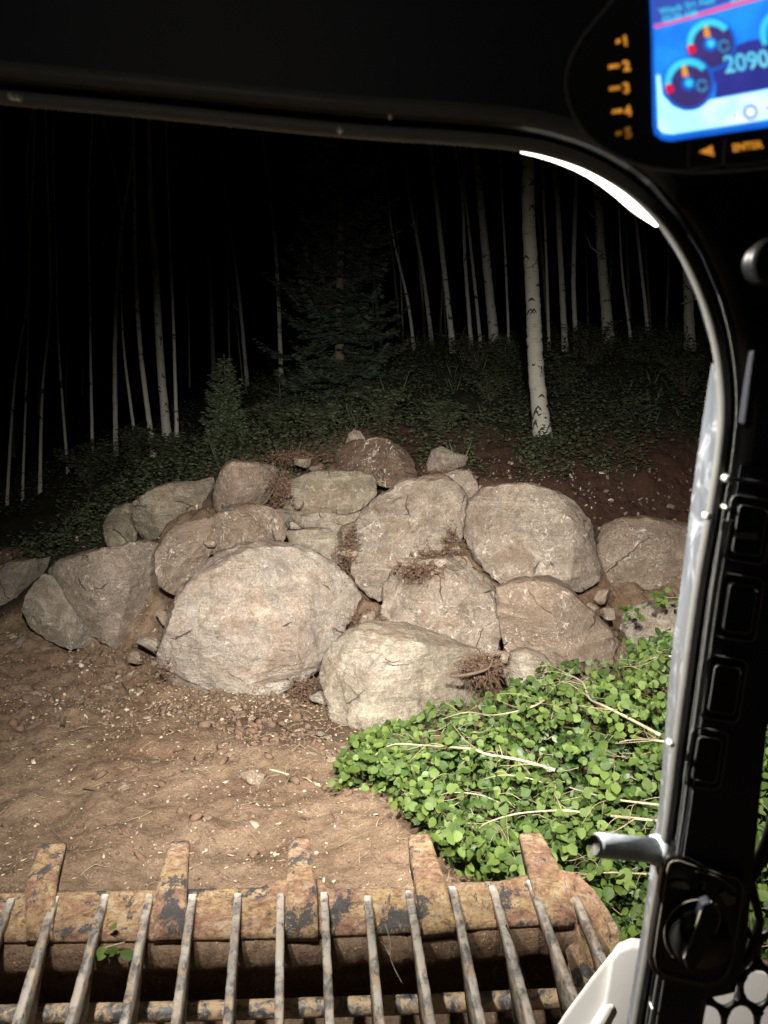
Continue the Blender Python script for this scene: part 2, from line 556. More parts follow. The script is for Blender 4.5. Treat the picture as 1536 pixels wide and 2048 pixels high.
M['yellow'] = rock_mat("pale_yellow_boulder", (0.34, 0.295, 0.225), (0.39, 0.34, 0.27), (0.28, 0.225, 0.17), 0.35, (1.5, 1.5, 11), 0.45, 1.0, (0.2, 0.75, 0.2))
M['bark'] = bark_mat()
M['knot'] = simple("bark_scar", (0.04, 0.033, 0.028), 0.9)
M['steel'] = steel_worn()
M['bar'] = bar_mat()
M['pipe'] = pipe_mat()
M['scuff'] = scuffed_metal()
M['stone'] = rock_mat("loose_stone", (0.30, 0.235, 0.17), (0.44, 0.36, 0.27), (0.2, 0.14, 0.10), 0.0, (3, 3, 8), 0.3, 0.4)
def chip_mat():
    n = NT("wood_chip")
    g = n.node("ShaderNodeNewGeometry")
    c = n.mix(g.outputs["Random Per Island"], (0.24, 0.16, 0.10), (0.58, 0.48, 0.34))
    return n.done(c, 0.9, n.bump(n.noise(120, 4), 0.5, 0.002), 0, 0.2)
M['chip'] = chip_mat()
def clod_mat():
    n = NT("dirt_clod")
    g = n.node("ShaderNodeNewGeometry")
    c = n.mix(n.math('POWER', g.outputs["Random Per Island"], 7.0), (0.13, 0.09, 0.062), (0.44, 0.37, 0.29))
    return n.done(c, 0.95, n.bump(n.noise(70, 5, 0.75), 0.9, 0.006), 0, 0.15)
M['clod'] = clod_mat()
M['darkclod'] = simple("dark_soil_lump", (0.115, 0.072, 0.046), 0.95, var=0.5, scale=14, bumpd=0.01)
M['root'] = simple("root_wood", (0.085, 0.058, 0.04), 0.9, var=0.5, scale=12, bumpd=0.004)
M['darkroot'] = simple("rootlet_fibre", (0.10, 0.06, 0.038), 0.95, var=0.5, scale=15)
M['stem'] = simple("peeled_aspen_stem", (0.31, 0.27, 0.18), 0.6, var=0.3, scale=25, bumpd=0.002)
M['twig'] = simple("aspen_twig", (0.22, 0.18, 0.11), 0.7, var=0.35, scale=18)
M['leaf'] = leaf_mat("aspen_leaf", (0.022, 0.046, 0.011), (0.098, 0.142, 0.030), (0.09, 0.12, 0.045), 0.6, False, 0.22)
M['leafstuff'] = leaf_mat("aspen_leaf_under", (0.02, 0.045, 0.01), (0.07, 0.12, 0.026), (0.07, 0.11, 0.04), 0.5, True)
M['needle'] = leaf_mat("fir_needles", (0.12, 0.165, 0.09), (0.22, 0.27, 0.16), (0.18, 0.22, 0.13), 0.6, True, 0.25)
M['needle_dark'] = leaf_mat("spruce_needles", (0.06, 0.085, 0.058), (0.12, 0.15, 0.105), (0.1, 0.12, 0.09), 0.6, True, 0.25)
M['under'] = leaf_mat("undergrowth_leaf", (0.045, 0.055, 0.032), (0.105, 0.12, 0.062), (0.08, 0.09, 0.06), 0.6, True, 0.2)
M['trunkdark'] = simple("conifer_bark", (0.11, 0.085, 0.065), 0.9, var=0.4, scale=10, bumpd=0.01)
M['plastic'] = simple("black_moulded_plastic", (0.016, 0.018, 0.026), 0.55, var=0.2, scale=200, bumpd=0.0006)
M['plastic2'] = simple("black_switch_plastic", (0.012, 0.012, 0.012), 0.38, var=0.2, scale=60)
M['rubber'] = simple("grey_rubber_seal", (0.17, 0.168, 0.155), 0.55, var=0.2, scale=60, bumpd=0.0006)
M['darkrubber'] = simple("dark_rubber_lip", (0.12, 0.12, 0.115), 0.5, var=0.25, scale=60, bumpd=0.0005)
M['void'] = simple("black_groove", (0.004, 0.004, 0.004), 0.9)
M['outline'] = simple("printed_grey_outline", (0.22, 0.2, 0.155), 0.6)
M['bolt'] = simple("bright_bolt", (0.75, 0.74, 0.68), 0.3, metal=0.3)
M['white'] = simple("white_arm_paint", (0.78, 0.77, 0.74), 0.4, var=0.04, scale=8, bumpd=0.0006)
M['mesh'] = simple("black_guard_paint", (0.012, 0.012, 0.012), 0.5)
M['led'] = emis("light_strip_glow", (1.0, 0.93, 0.82), 6.0, (1.0, 0.9, 0.76))  # frame edge is no lamp; its glare is put in as emission
M['amber'] = emis("amber_backlight", (0.85, 0.34, 0.035), 0.9, (0.55, 0.2, 0.02), 160)
M['amberdim'] = emis("dim_amber_backlight", (0.38, 0.15, 0.02), 0.7, (0.2, 0.08, 0.01), 160)
M['glass_on'] = emis("lit_lamp_lens", (1.0, 0.95, 0.85), 6.0)

# ------------------------------------------------------------------ boulders: outlines and depths
# name, material, label, outline, Y of silhouette, front thickness, back thickness, tilt, boxiness, seed
B = []
def bd(*a, **k): B.append((a, k))
bd('pink', "largest boulder, low wide pinkish grey dome at the centre foot of the pile",
   [(318,1358),(314,1330),(330,1270),(345,1225),(364,1188),(400,1150),(435,1118),(490,1100),(545,1096),(605,1106),(655,1132),(705,1168),(742,1195),(756,1225),(735,1262),(712,1290),(700,1310),(680,1335),(655,1368),(600,1372),(510,1388),(440,1397),(385,1392),(345,1380)], 5.8, 0.55, 0.7, 0.45, 0.62, 1, 280)
bd('tan', "big wide tan boulder at the left end, a grey slab leaning below it",
   [(115,1190),(95,1150),(125,1128),(180,1114),(235,1104),(290,1090),(324,1095),(318,1140),(338,1180),(362,1215),(345,1262),(300,1296),(235,1306),(195,1280),(160,1252),(130,1220)], 6.55, 0.36, 0.6, 0.35, 0.66, 2, 220)
bd('grey', "grey tilted slab leaning under the left end of the big tan boulder",
   [(46,1222),(58,1188),(88,1155),(108,1160),(125,1195),(150,1232),(190,1275),(222,1300),(170,1306),(95,1288),(58,1258)], 6.4, 0.16, 0.4, 0.3, 0.7, 3, 140)
bd('grey', "half lit rounded boulder cut by the left edge of the photo",
   [(-90,1180),(-40,1140),(20,1132),(70,1124),(118,1122),(104,1150),(66,1184),(50,1215),(52,1255),(0,1262),(-70,1255)], 7.5, 0.32, 0.5, 0.35, 0.65, 4, 140)
bd('dark', "flat dark stone lying behind the boulder at the left edge",
   [(-60,1120),(0,1104),(50,1102),(108,1116),(80,1128),(20,1136),(-50,1140)], 8.2, 0.2, 0.4, 0.4, 0.7, 5, 100)
bd('brown', "small round brown boulder wedged between the big tan boulder and the largest dome",
   [(313,1140),(318,1105),(335,1072),(370,1052),(415,1044),(428,1075),(432,1112),(402,1150),(364,1192),(342,1182),(322,1165)], 6.45, 0.26, 0.4, 0.4, 0.7, 6, 140)
bd('olive', "wide olive grey boulder high on the left shoulder of the pile",
   [(267,1035),(275,1005),(300,984),(345,970),(400,966),(436,955),(438,1030),(424,1050),(372,1056),(325,1098),(285,1100),(268,1075)], 7.35, 0.34, 0.5, 0.4, 0.65, 7, 160)
bd('olive', "narrow olive boulder at the far left of the upper row",
   [(210,1055),(222,1027),(250,1012),(268,1012),(274,1045),(270,1080),(280,1105),(235,1110),(216,1085)], 7.6, 0.22, 0.4, 0.3, 0.7, 8, 110)
bd('brown', "tall square shouldered brown boulder in the upper row left of the cracked block",
   [(430,985),(443,944),(463,927),(520,931),(560,940),(554,985),(540,1018),(505,1018),(440,1040),(429,1015)], 7.15, 0.25, 0.5, 0.25, 0.5, 9, 140)
bd('brown', "rounded brown boulder with white root marks sitting on the largest dome",
   [(411,1068),(425,1038),(460,1018),(500,1011),(545,1020),(580,1045),(587,1066),(572,1098),(505,1104),(440,1113),(422,1112),(413,1094)], 6.6, 0.32, 0.45, 0.4, 0.68, 10, 160)
bd('olive', "long angular olive block with a split under its left half",
   [(552,978),(575,962),(640,946),(715,944),(745,952),(752,990),(722,1018),(680,1027),(612,1032),(558,1014)], 7.0, 0.30, 0.5, 0.35, 0.5, 11, 160)
bd('yellow', "yellowish block directly beneath the long angular olive block",
   [(608,1032),(700,1020),(728,1028),(712,1062),(650,1075),(606,1062)], 6.95, 0.24, 0.4, 0.2, 0.55, 12, 110)
bd('yellow', "small pale yellow stone showing behind the top of the largest dome",
   [(572,1064),(640,1062),(690,1070),(696,1135),(640,1130),(586,1110)], 6.7, 0.2, 0.35, 0.2, 0.6, 13, 110)
bd('grey', "fist shaped little stone in the gap left of the yellowish block",
   [(553,1018),(606,1030),(602,1050),(580,1056),(556,1042)], 6.95, 0.1, 0.2, 0.2, 0.6, 14, 80)
bd('dark', "dark brown domed boulder crowning the top of the pile with white marks",
   [(667,915),(680,894),(718,881),(768,881),(808,898),(829,932),(830,968),(800,978),(750,965),(700,955),(676,935)], 7.55, 0.32, 0.5, 0.3, 0.68, 15, 160)
bd('tan', "little pointed pale stone perched on top of the dark crowning boulder",
   [(686,892),(700,874),(710,862),(722,863),(734,884),(718,894),(698,900)], 7.75, 0.07, 0.12, 0.1, 0.8, 16, 70)
bd('tan', "lumpy tan stone half buried right of the dark crowning boulder",
   [(846,934),(860,905),(884,896),(908,908),(934,915),(932,938),(890,950),(855,950)], 7.75, 0.15, 0.3, 0.2, 0.7, 17, 100)
bd('tan', "large steep tan boulder in the middle of the pile laced with white root marks",
   [(703,1100),(710,1062),(728,1030),(758,1000),(798,972),(850,956),(888,954),(913,972),(925,1008),(920,1050),(917,1085),(893,1110),(872,1128),(815,1128),(795,1150),(797,1185),(760,1208),(740,1198),(716,1152)], 6.35, 0.40, 0.6, 0.45, 0.62, 18, 220)
bd('tan', "small rounded stone peeking out behind the steep middle boulder and the great right boulder",
   [(880,958),(912,944),(938,946),(952,965),(953,1000),(925,1020),(905,1000)], 6.85, 0.14, 0.3, 0.3, 0.7, 19, 90)
bd('tan', "great rounded tan boulder right of centre in the upper pile",
   [(912,1060),(914,1030),(930,1000),(975,980),(1045,976),(1100,988),(1150,1018),(1181,1055),(1196,1100),(1207,1150),(1204,1190),(1172,1206),(1128,1188),(1080,1170),(1030,1176),(970,1160),(938,1122),(920,1085)], 6.3, 0.45, 0.7, 0.45, 0.66, 20, 240)
bd('brown', "long brown boulder at the right end of the upper pile next to the door frame",
   [(1184,1092),(1198,1060),(1240,1044),(1310,1043),(1380,1058),(1460,1080),(1470,1170),(1390,1186),(1300,1184),(1230,1172),(1208,1145),(1188,1115)], 6.7, 0.35, 0.5, 0.3, 0.55, 21, 180)
bd('tan', "upright blocky tan boulder between the largest dome and the triangular boulder",
   [(762,1262),(755,1190),(780,1155),(798,1128),(850,1132),(900,1127),(950,1148),(985,1172),(1000,1200),(1001,1260),(994,1318),(930,1320),(880,1312),(820,1290),(775,1285)], 5.75, 0.32, 0.5, 0.3, 0.52, 22, 200)
bd('brown', "triangular reddish tan boulder sloping down to the right above the cut leaves",
   [(998,1185),(1030,1170),(1098,1168),(1130,1184),(1180,1232),(1226,1270),(1245,1302),(1230,1360),(1150,1375),(1070,1365),(1008,1330),(1000,1260)], 5.6, 0.34, 0.5, 0.35, 0.56, 23, 200)
bd('yellow', "pale yellow streaked boulder at the bottom centre beside the cut leaves",
   [(647,1345),(655,1312),(690,1280),(740,1261),(800,1266),(870,1288),(935,1308),(985,1330),(1008,1370),(1000,1430),(910,1475),(820,1490),(745,1492),(690,1480),(662,1425),(646,1375)], 5.1, 0.36, 0.5, 0.45, 0.58, 24, 240)
bd('yellow', "small pale block peeking out between the yellow boulder and the leaves",
   [(1000,1322),(1050,1304),(1092,1325),(1120,1370),(1065,1420),(1008,1385)], 5.2, 0.16, 0.3, 0.25, 0.6, 25, 90)
bd('grey', "light grey boulder at the lower right with a sprig of leaves on it",
   [(1237,1255),(1262,1226),(1310,1214),(1370,1204),(1450,1200),(1460,1310),(1340,1330),(1255,1325)], 5.5, 0.3, 0.4, 0.35, 0.62, 26, 140)

# ------------------------------------------------------------------ terrain (thin plate through known points)
ctrl = []
def cy(px, py, Y): 
    p = at_y(px, py, Y); ctrl.append((p.x, p.y, p.z))
for x in (-14, -8, -4, -2, 0, 2, 4, 8, 14):
    for y in (-6, -2, 1, 2.6, 4.0):
        ctrl.append((x, y, 0.0))
for x, y in ((-3.5, 5.2), (-2.3, 5.3), (-1.3, 5.2), (-0.6, 4.9), (0.2, 4.6), (1.2, 4.8), (2.2, 4.9), (4, 5.0), (8, 5.0), (-3.0, 6.0), (-2.2, 6.1), (-4.5, 6.8)):
    ctrl.append((x, y, 0.02))
for a, k in B:
    pol = a[2]; Y = a[3]
    cx = sum(p[0] for p in pol) / len(pol); cyy = sum(p[1] for p in pol) / len(pol)
    top = min(p[1] for p in pol); bot = max(p[1] for p in pol)
    cy(cx, cyy, Y + 0.62)
    if bot > 1280:
        q = at_y(cx, bot, Y - 0.12); ctrl.append((q.x, q.y, max(-0.02, min(q.z, .1))))
        q = at_y(cx, bot, Y - 0.5); ctrl.append((q.x, q.y, 0.0))
    if Y > 6.2:
        cy(cx, top + (bot - top) * 0.12, Y + 0.62)
for px, py, Y in ((100,1100,8.4),(150,1060,9.0),(20,1080,9.5),(-150,1090,9.5),(260,990,8.6),(330,950,9.0),(430,930,8.5),(560,930,8.2),
                  (1000,960,7.6),(1100,1000,7.4),(1250,1020,7.6),(1400,1030,7.6),(1100,940,8.0),(1300,930,8.2),(1450,920,8.4),(1600,930,8.6),
                  (1085,885,8.9),(900,880,8.5),(700,860,8.6),(860,840,9.3),(1200,850,9.3),(1400,820,9.5),
                  (660,830,10.3),(900,740,12),(1060,710,12.5),(1220,695,12.8),(1380,700,12.5),(1600,690,13),(760,740,12.5),(560,790,12),
                  (450,880,10.2),(340,895,11.3),(232,915,11.8),(120,950,12.5),(20,1000,13.5),(-200,1000,13),(480,800,14),(350,830,16),
                  (900,700,18),(1300,670,18),(1600,650,20),(500,770,20),(200,870,20),(-100,930,20)):
    cy(px, py, Y)
for x, y, z in ((-30,40,3),(0,40,6.5),(30,40,8),(-30,20,1.5),(30,20,5.5),(-30,90,5),(0,90,10),(30,90,12),(-60,40,2),(60,40,9),(30,6,1.0),(-30,6,0.2),(60,0,1),(-60,0,0),(14,8,2.2)):
    ctrl.append((x, y, z))
ctrl = np.array(ctrl)
def tps_kernel(r2): return 0.5 * r2 * np.log(r2 + 1e-9)
def tps_fit(C, lam):
    n = len(C); X = C[:, :2]
    K = tps_kernel(((X[:, None] - X[None]) ** 2).sum(-1)) + lam * np.eye(n)
    Pm = np.hstack([np.ones((n, 1)), X])
    A = np.zeros((n + 3, n + 3)); A[:n, :n] = K; A[:n, n:] = Pm; A[n:, :n] = Pm.T
    return np.linalg.solve(A, np.concatenate([C[:, 2], np.zeros(3)]))
TW = tps_fit(ctrl, 0.03)
def tz(x, y):
    x = np.atleast_1d(np.asarray(x, float)); y = np.atleast_1d(np.asarray(y, float))
    out = np.zeros(len(x))
    for s in range(0, len(x), 40000):
        xs, ys = x[s:s + 40000], y[s:s + 40000]
        K = tps_kernel((xs[:, None] - ctrl[None, :, 0]) ** 2 + (ys[:, None] - ctrl[None, :, 1]) ** 2)
        out[s:s + 40000] = K @ TW[:len(ctrl)] + TW[-3] + TW[-2] * xs + TW[-1] * ys
    P = np.stack([x, y, np.zeros(len(x))], 1)
    near = np.clip((14 - y) / 4, 0, 1)
    bank = np.clip((y - 6.5) / 1.5, 0, 1)
    out += 0.035 * fbm(P * 1.1, 3, 3) + 0.05 * bank * fbm(P * 1.7, 9, 3)
    return out
def tz1(x, y): return float(tz([x], [y])[0])
def tz_fine(x, y):
    z = tz(x, y)
    P = np.stack([x, y, np.zeros(len(x))], 1)
    clod = fbm(P * 5.5, 21, 5, 0.55)
    rid = 1 - np.abs(fbm(P * 3.1, 31, 3))
    z += 0.010 * vnoise(np.stack([x * 5.5 + y * .9, y * 1.1, 0 * x], 1), 71) - 0.07 * np.exp(-(((x + .62) / .34) ** 2 + ((y - 4.85) / .22) ** 2))
    z += 0.026 * clod + 0.018 * np.clip(rid, 0, 1) ** 3 + 0.006 * np.abs(fbm(P * 21, 61, 3, .6))
    steep = np.clip((y - 4.6) / 1.0, 0, 1) * np.clip((9 - y) / 1.0, 0, 1)
    z += steep * 0.045 * fbm(P * 4.0, 41, 5, 0.6)
    return z
def march(px, py, y0=2.0, y1=60):
    d = ray(px, py)
    Ys = np.concatenate([np.arange(y0, 16, 0.05), np.arange(16, y1, 0.3)])
    X = d.x / d.y * Ys; Z = CAMZ + d.z / d.y * Ys
    g = tz(X, Ys) - Z
    i = np.argmax(g > 0)
    if g[i] <= 0: return None
    return Vector((X[i], Ys[i], Z[i]))

xs = np.concatenate([np.linspace(-90, -8, 50)[:-1], np.linspace(-8, -3.9, 80)[:-1], np.linspace(-3.9, 4.0, 440)[:-1], np.linspace(4.0, 8, 80)[:-1], np.linspace(8, 90, 50)])
ys = np.concatenate([np.linspace(-25, 1.8, 22)[:-1], np.linspace(1.8, 9.0, 400)[:-1], np.linspace(9.0, 18, 130)[:-1], np.linspace(18, 130, 70)])
GX, GY = np.meshgrid(xs, ys)
gz = tz_fine(GX.ravel(), GY.ravel())
nx, ny = len(xs), len(ys)
idx = np.arange(nx * ny).reshape(ny, nx)
Fg = np.stack([idx[:-1, :-1].ravel(), idx[:-1, 1:].ravel(), idx[1:, 1:].ravel(), idx[1:, :-1].ravel()], 1)
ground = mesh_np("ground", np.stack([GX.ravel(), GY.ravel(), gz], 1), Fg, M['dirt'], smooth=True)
tag(ground, "bare brown digging ground rising to a wooded bank", kind='structure')

# ------------------------------------------------------------------ boulder builder
def chaikin(P, n=1):
    for _ in range(n):
        Q = []
        for i in range(len(P)):
            a = P[i]; b = P[(i + 1) % len(P)]
            Q.append((a[0] * .88 + b[0] * .12, a[1] * .88 + b[1] * .12)); Q.append((a[0] * .12 + b[0] * .88, a[1] * .12 + b[1] * .88))
        P = Q
    return P

def boulder(mat, label, poly, Y, tf, tb, tilt, box, seed, nt):
    R = np.random.RandomState(seed * 13 + 5)
    poly = chaikin(poly, 1)
    pp = np.array(poly, float)
    x2, y2 = np.roll(pp[:, 0], -1), np.roll(pp[:, 1], -1)
    cr = pp[:, 0] * y2 - x2 * pp[:, 1]
    A = cr.sum() / 2
    cx = ((pp[:, 0] + x2) * cr).sum() / (6 * A); cyy = ((pp[:, 1] + y2) * cr).sum() / (6 * A)
    C = at_y(cx, cyy, Y)
    d = ray(cx, cyy).normalized()
    hd = Vector((d.x, d.y, 0)).normalized()
    th = np.linspace(0, 2 * math.pi, nt, endpoint=False)
    # polar radius by ray casting in pixel space
    r = np.zeros(nt)
    for i, t in enumerate(th):
        dx, dy = math.cos(t), math.sin(t)
        ax = pp[:, 0] - cx; ay = pp[:, 1] - cyy
        bx = x2 - pp[:, 0]; by = y2 - pp[:, 1]
        den = dx * by - dy * bx
        den = np.where(np.abs(den) < 1e-9, 1e-9, den)
        s = (ax * by - ay * bx) / den
        u = (ax * dy - ay * dx) / den
        ok = (s > 0) & (u >= -1e-6) & (u <= 1 + 1e-6)
        r[i] = s[ok].max() if ok.any() else 10
    rim = []
    for i, t in enumerate(th):
        px = cx + math.cos(t) * (r[i] * 1.04 + 3.5); py = cyy + math.sin(t) * (r[i] * 1.04 + 3.5)
        h = (cyy - py) / F * Y
        p = at_y(px, py, Y + h * tilt)
        rim.append(p)
    rim = np.array([tuple(p) for p in rim])
    Cn = np.array(C)
    size = np.linalg.norm(rim - Cn, axis=1).mean()
    npn = max(16, nt // 3)
    V = []
    apex = np.array([R.uniform(-.18, .18), R.uniform(-0.05, .25)])
    fdir = -np.array(hd)
    upv = np.array([0, 0, 1.0]); rt = np.cross(np.array(hd), upv)
    phis = np.linspace(-math.pi / 2, math.pi / 2, npn + 2)[1:-1]
    for ph in phis:
        cs, sn = math.cos(ph), abs(math.sin(ph))
        rho = cs ** (box * 0.72)
        bul = sn ** (1.15)
        T = tf if ph > 0 else -tb
        sh = (rt * apex[0] + upv * apex[1]) * size * bul * (1 if ph > 0 else 0.3)
        V.append(Cn + (rim - Cn) * rho + fdir * T * bul + sh)
    V = np.concatenate(V)
    front = Cn + fdir * tf + (rt * apex[0] + upv * apex[1]) * size
    back = Cn - fdir * tb
    V = np.vstack([V, [back], [front]])
    # chipped flat faces
    rel = V - Cn
    for k in range(8):
        n = fdir * R.uniform(0.6, 1.0) + rt * R.uniform(-1, 1) * 0.95 + upv * R.uniform(-0.7, 1.0) * 0.85
        n /= np.linalg.norm(n)
        dd = rel @ n
        h = np.quantile(dd, R.uniform(0.70, 0.93))
        ex = np.clip(dd - h, 0, None)
        rel = rel - np.outer(ex * 0.97, fdir * .5 + n * .5)
    V = Cn + rel
    s0 = size
    nrm = rel / (np.linalg.norm(rel, axis=1, keepdims=True) + 1e-9)
    Q = V / s0
    D = 0.022 * fbm(Q * 1.6 + seed, seed, 3) + 0.016 * fbm(Q * 4.3, seed + 5, 4, 0.55)
    rid = 1 - np.abs(fbm(np.stack([Q[:, 0] * 1.2, Q[:, 1] * 1.2, Q[:, 2] * 3.2 + Q[:, 0] * 0.8], 1) * 1.3, seed + 9, 3))
    D = D * s0 + 0.03 * s0 * (np.clip(rid, 0, 1) ** 4 - 0.4)
    D += 0.006 * fbm(V * 12.0, seed + 3, 3, 0.65)
    # ledge steps
    st = fbm(Q * 1.1 + 7, seed + 50, 2)
    D += 0.035 * s0 * np.tanh(st * 14) * 0.5
    V = V + nrm * D[:, None]
    n = len(phis)
    I = np.arange(n * nt).reshape(n, nt)
    I2 = np.roll(I, -1, axis=1)
    Fq = np.stack([I[:-1].ravel(), I2[:-1].ravel(), I2[1:].ravel(), I[1:].ravel()], 1)
    F0 = np.stack([np.full(nt, n * nt), I2[0], I[0]], 1)
    F1 = np.stack([np.full(nt, n * nt + 1), I[-1], I2[-1]], 1)
    V = V - Cn
    o = mesh_np("boulder", V, [Fq, np.concatenate([F0, F1])], M[mat], smooth=True)
    o.location = C
    tag(o, label, "boulder", "boulders heaped in the rock pile")
    return o

for a, k in B:
    boulder(*a)

boulder('pink', "thin shelf of pinkish stone jutting under the largest dome", [(432,1385),(500,1374),(580,1366),(652,1358),(655,1370),(600,1380),(520,1392),(445,1400)], 5.42, .10, .5, 0.0, .7, 60, 120)

# ------------------------------------------------------------------ loose stones, clods, chips, twigs
ICO = None
def ico_base():
    import bmesh
    bm = bmesh.new(); bmesh.ops.create_icosphere(bm, subdivisions=1, radius=1)
    v = np.array([tuple(x.co) for x in bm.verts]); f = np.array([[l.index for l in p.verts] for p in bm.faces]); bm.free()
    bm = bmesh.new(); bmesh.ops.create_icosphere(bm, subdivisions=3, radius=1)
    v2 = np.array([tuple(x.co) for x in bm.verts]); f2 = np.array([[l.index for l in p.verts] for p in bm.faces]); bm.free()
    return v, f, v2, f2
IV, IF, IV2, IF2 = ico_base()

def rotm(R):
    q = R.normal(size=4); q /= np.linalg.norm(q)
    w, x, y, z = q
    return np.array([[1-2*(y*y+z*z), 2*(x*y-z*w), 2*(x*z+y*w)], [2*(x*y+z*w), 1-2*(x*x+z*z), 2*(y*z-x*w)], [2*(x*z-y*w), 2*(y*z+x*w), 1-2*(x*x+y*y)]])

def scatter_clods(n, region, smin, smax, seed, power=2.5):
    R = np.random.RandomState(seed)
    x, y = region(R, n)
    z = tz_fine(x, y)
    bag = Bag()
    for i in range(n):
        s = smin + (smax - smin) * R.rand() ** power
        v = IV * (1 + R.uniform(-.5, .4, (len(IV), 1))) * s * np.array([1, R.uniform(.45, 1), R.uniform(.25, .7)])
        v = v @ rotm(R).T
        bag.add(v + np.array([x[i], y[i], z[i] + s * 0.2]), IF)
    return bag

def reg_ground(R, n):
    y = 2.4 + 3.9 * R.rand(n) ** 1.1
    x = R.uniform(-0.62, 0.5, n) * (y + 0.6)
    return x, y
def reg_left(R, n):
    y = R.uniform(4.9, 7.2, n); x = -R.uniform(0.02, 0.6, n) * y
    return x, y
def reg_foot(R, n):
    y = R.normal(5.25, 0.3, n); x = R.uniform(-1.7, 0.1, n)
    return x, y
def reg_pile(R, n):
    y = R.uniform(5.4, 8.2, n); x = R.uniform(-0.42, 0.5, n) * y
    return x, y
def reg_bank(R, n):
    y = R.uniform(7.2, 8.8, n); x = R.uniform(-0.2, 0.5, n) * y
    return x, y
for k, (n, rg, a, b, sd, pw) in enumerate([(11000, reg_ground, .002, .016, 3, 3.2), (3200, reg_left, .003, .03, 4, 4.2), (1300, reg_foot, .003, .03, 5, 4.5), (3600, reg_pile, .004, .04, 6, 3.2), (420, reg_bank, .003, .022, 8, 3.4)]):
    o = scatter_clods(n, rg, a, b, sd, pw).build("gravel", M['clod'])
    tag(o, ["small crumbs of soil scattered over the open ground", "grit and crumbs on the ground at the left", "gravel spilled at the foot of the pile", "crumbled soil packed between the boulders", "loose soil crumbs on the red bank"][k], kind='stuff')

chips = Bag()
R = np.random.RandomState(77)
for rg, n in ((reg_ground, 1100), (reg_left, 600), (reg_foot, 300), (reg_pile, 250)):
    x, y = rg(R, n); z = tz_fine(x, y)
    for i in range(n):
        L = (.0025 + .014 * R.rand() ** 2.2) * (2.2 if R.rand() < .05 else 1); w = L * R.uniform(.12, .6)
        an = R.uniform(0, math.pi)
        a = np.array([math.cos(an), math.sin(an), R.uniform(-.35, .35)]) * L
        b = np.array([-math.sin(an), math.cos(an), R.uniform(-.3, .3)]) * w
        chips.box((x[i], y[i], z[i] + .006), a, b, (0, 0, .0015))
tag(chips.build("wood_chips", M['chip']), "pale splinters and wood chips strewn over the dirt", kind='stuff')

# individual stones big enough to pick out (px, py, radius in px, flatness)
stones = [(45,1290,18,"grey"),(88,1302,12,"tan"),(30,1275,10,"tan"),(70,1395,15,"chalky white"),(20,1388,9,"tan"),(163,1398,14,"grey"),(215,1378,13,"tan"),(222,1372,8,"chalky white"),(270,1398,17,"rusty"),(145,1315,6,"tan"),(122,1312,6,"tan"),
          (295,1437,7,"chalky white"),(350,1470,9,"tan"),(385,1428,13,"tan"),(420,1448,9,"grey"),(437,1490,7,"tan"),(529,1500,9,"chalky white"),(245,1577,17,"tan"),(330,1570,10,"tan"),(262,1565,6,"grey"),
          (372,1591,6,"chalky white"),(240,1665,10,"chalky white"),(620,1515,14,"grey"),(672,1525,20,"tan"),(690,1500,13,"grey"),(600,1462,10,"tan"),(655,1478,9,"tan"),(560,1480,8,"tan"),
          (415,1640,11,"rusty"),(505,1563,26,"tan"),(640,1470,9,"grey"),(265,1350,14,"grey"),(310,1330,12,"tan"),(340,1440,9,"tan"),(180,1495,6,"tan"),(560,1430,8,"tan"),(505,1440,9,"tan"),(470,1420,10,"tan"),
          (1200,1060,8,"tan"),(1290,1000,9,"grey"),(1110,1018,10,"tan"),(1060,985,9,"grey"),(1340,1015,9,"tan"),(1000,1000,9,"grey"),(1230,970,6,"tan"),(1165,1000,6,"tan"),(832,1735,13,"rusty"),(905,1742,16,"rusty")]
wedge = [(586,1046,16,6.75,'grey','under the split block'),(596,1012,10,6.85,'tan','below the split block'),(700,1070,22,6.5,'tan','left of the steep middle boulder'),(690,1105,16,6.3,'rusty','low in the root gap left of the steep middle boulder'),
         (905,1100,14,6.1,'tan','between the steep middle and great right boulders'),(925,1128,18,6.0,'rusty','above the upright blocky boulder'),(960,1170,16,5.85,'grey','under the great right boulder'),(1015,1178,20,5.9,'tan','below the great right boulder, above the triangular one'),
         (735,1245,24,5.75,'rusty','between the largest dome and the upright blocky boulder'),(752,1275,16,5.5,'tan','on the shoulder of the pale yellow boulder'),(1205,1195,16,6.1,'rusty','right of the great boulder, in the soil gap'),(1180,1215,12,5.95,'tan','in the soil gap above the triangular boulder'),
         (1215,1225,14,5.9,'grey','in the soil gap beside the lower right boulder'),(330,1235,18,6.3,'tan','in the gap left of the largest dome'),(300,1290,20,6.1,'grey','at the foot of the big tan boulder'),(275,1320,15,5.95,'tan','on the dirt slope left of the largest dome'),
         (565,960,16,7.2,'rusty','beside the square shouldered boulder'),(600,925,18,7.5,'tan','on the soil above the split block'),(640,935,14,7.5,'rusty','behind the split block'),(945,955,14,7.3,'tan','behind the steep middle boulder'),
         (560,1110,14,6.2,'grey','on top of the largest dome'),(420,1085,10,6.5,'tan','between the two small brown boulders'),(275,1095,14,7.0,'tan','on top of the big tan boulder'),(240,1098,10,7.0,'rusty','on the left shoulder of the big tan boulder'),
         (1003,1310,14,5.2,'tan','in the joint of the pale yellow and triangular boulders'),(655,1345,14,5.3,'rusty','between the largest dome and the pale yellow boulder'),(640,1395,18,5.25,'grey','in the hollow under the largest dome'),(600,1385,14,5.45,'tan','under the lip of the largest dome')]
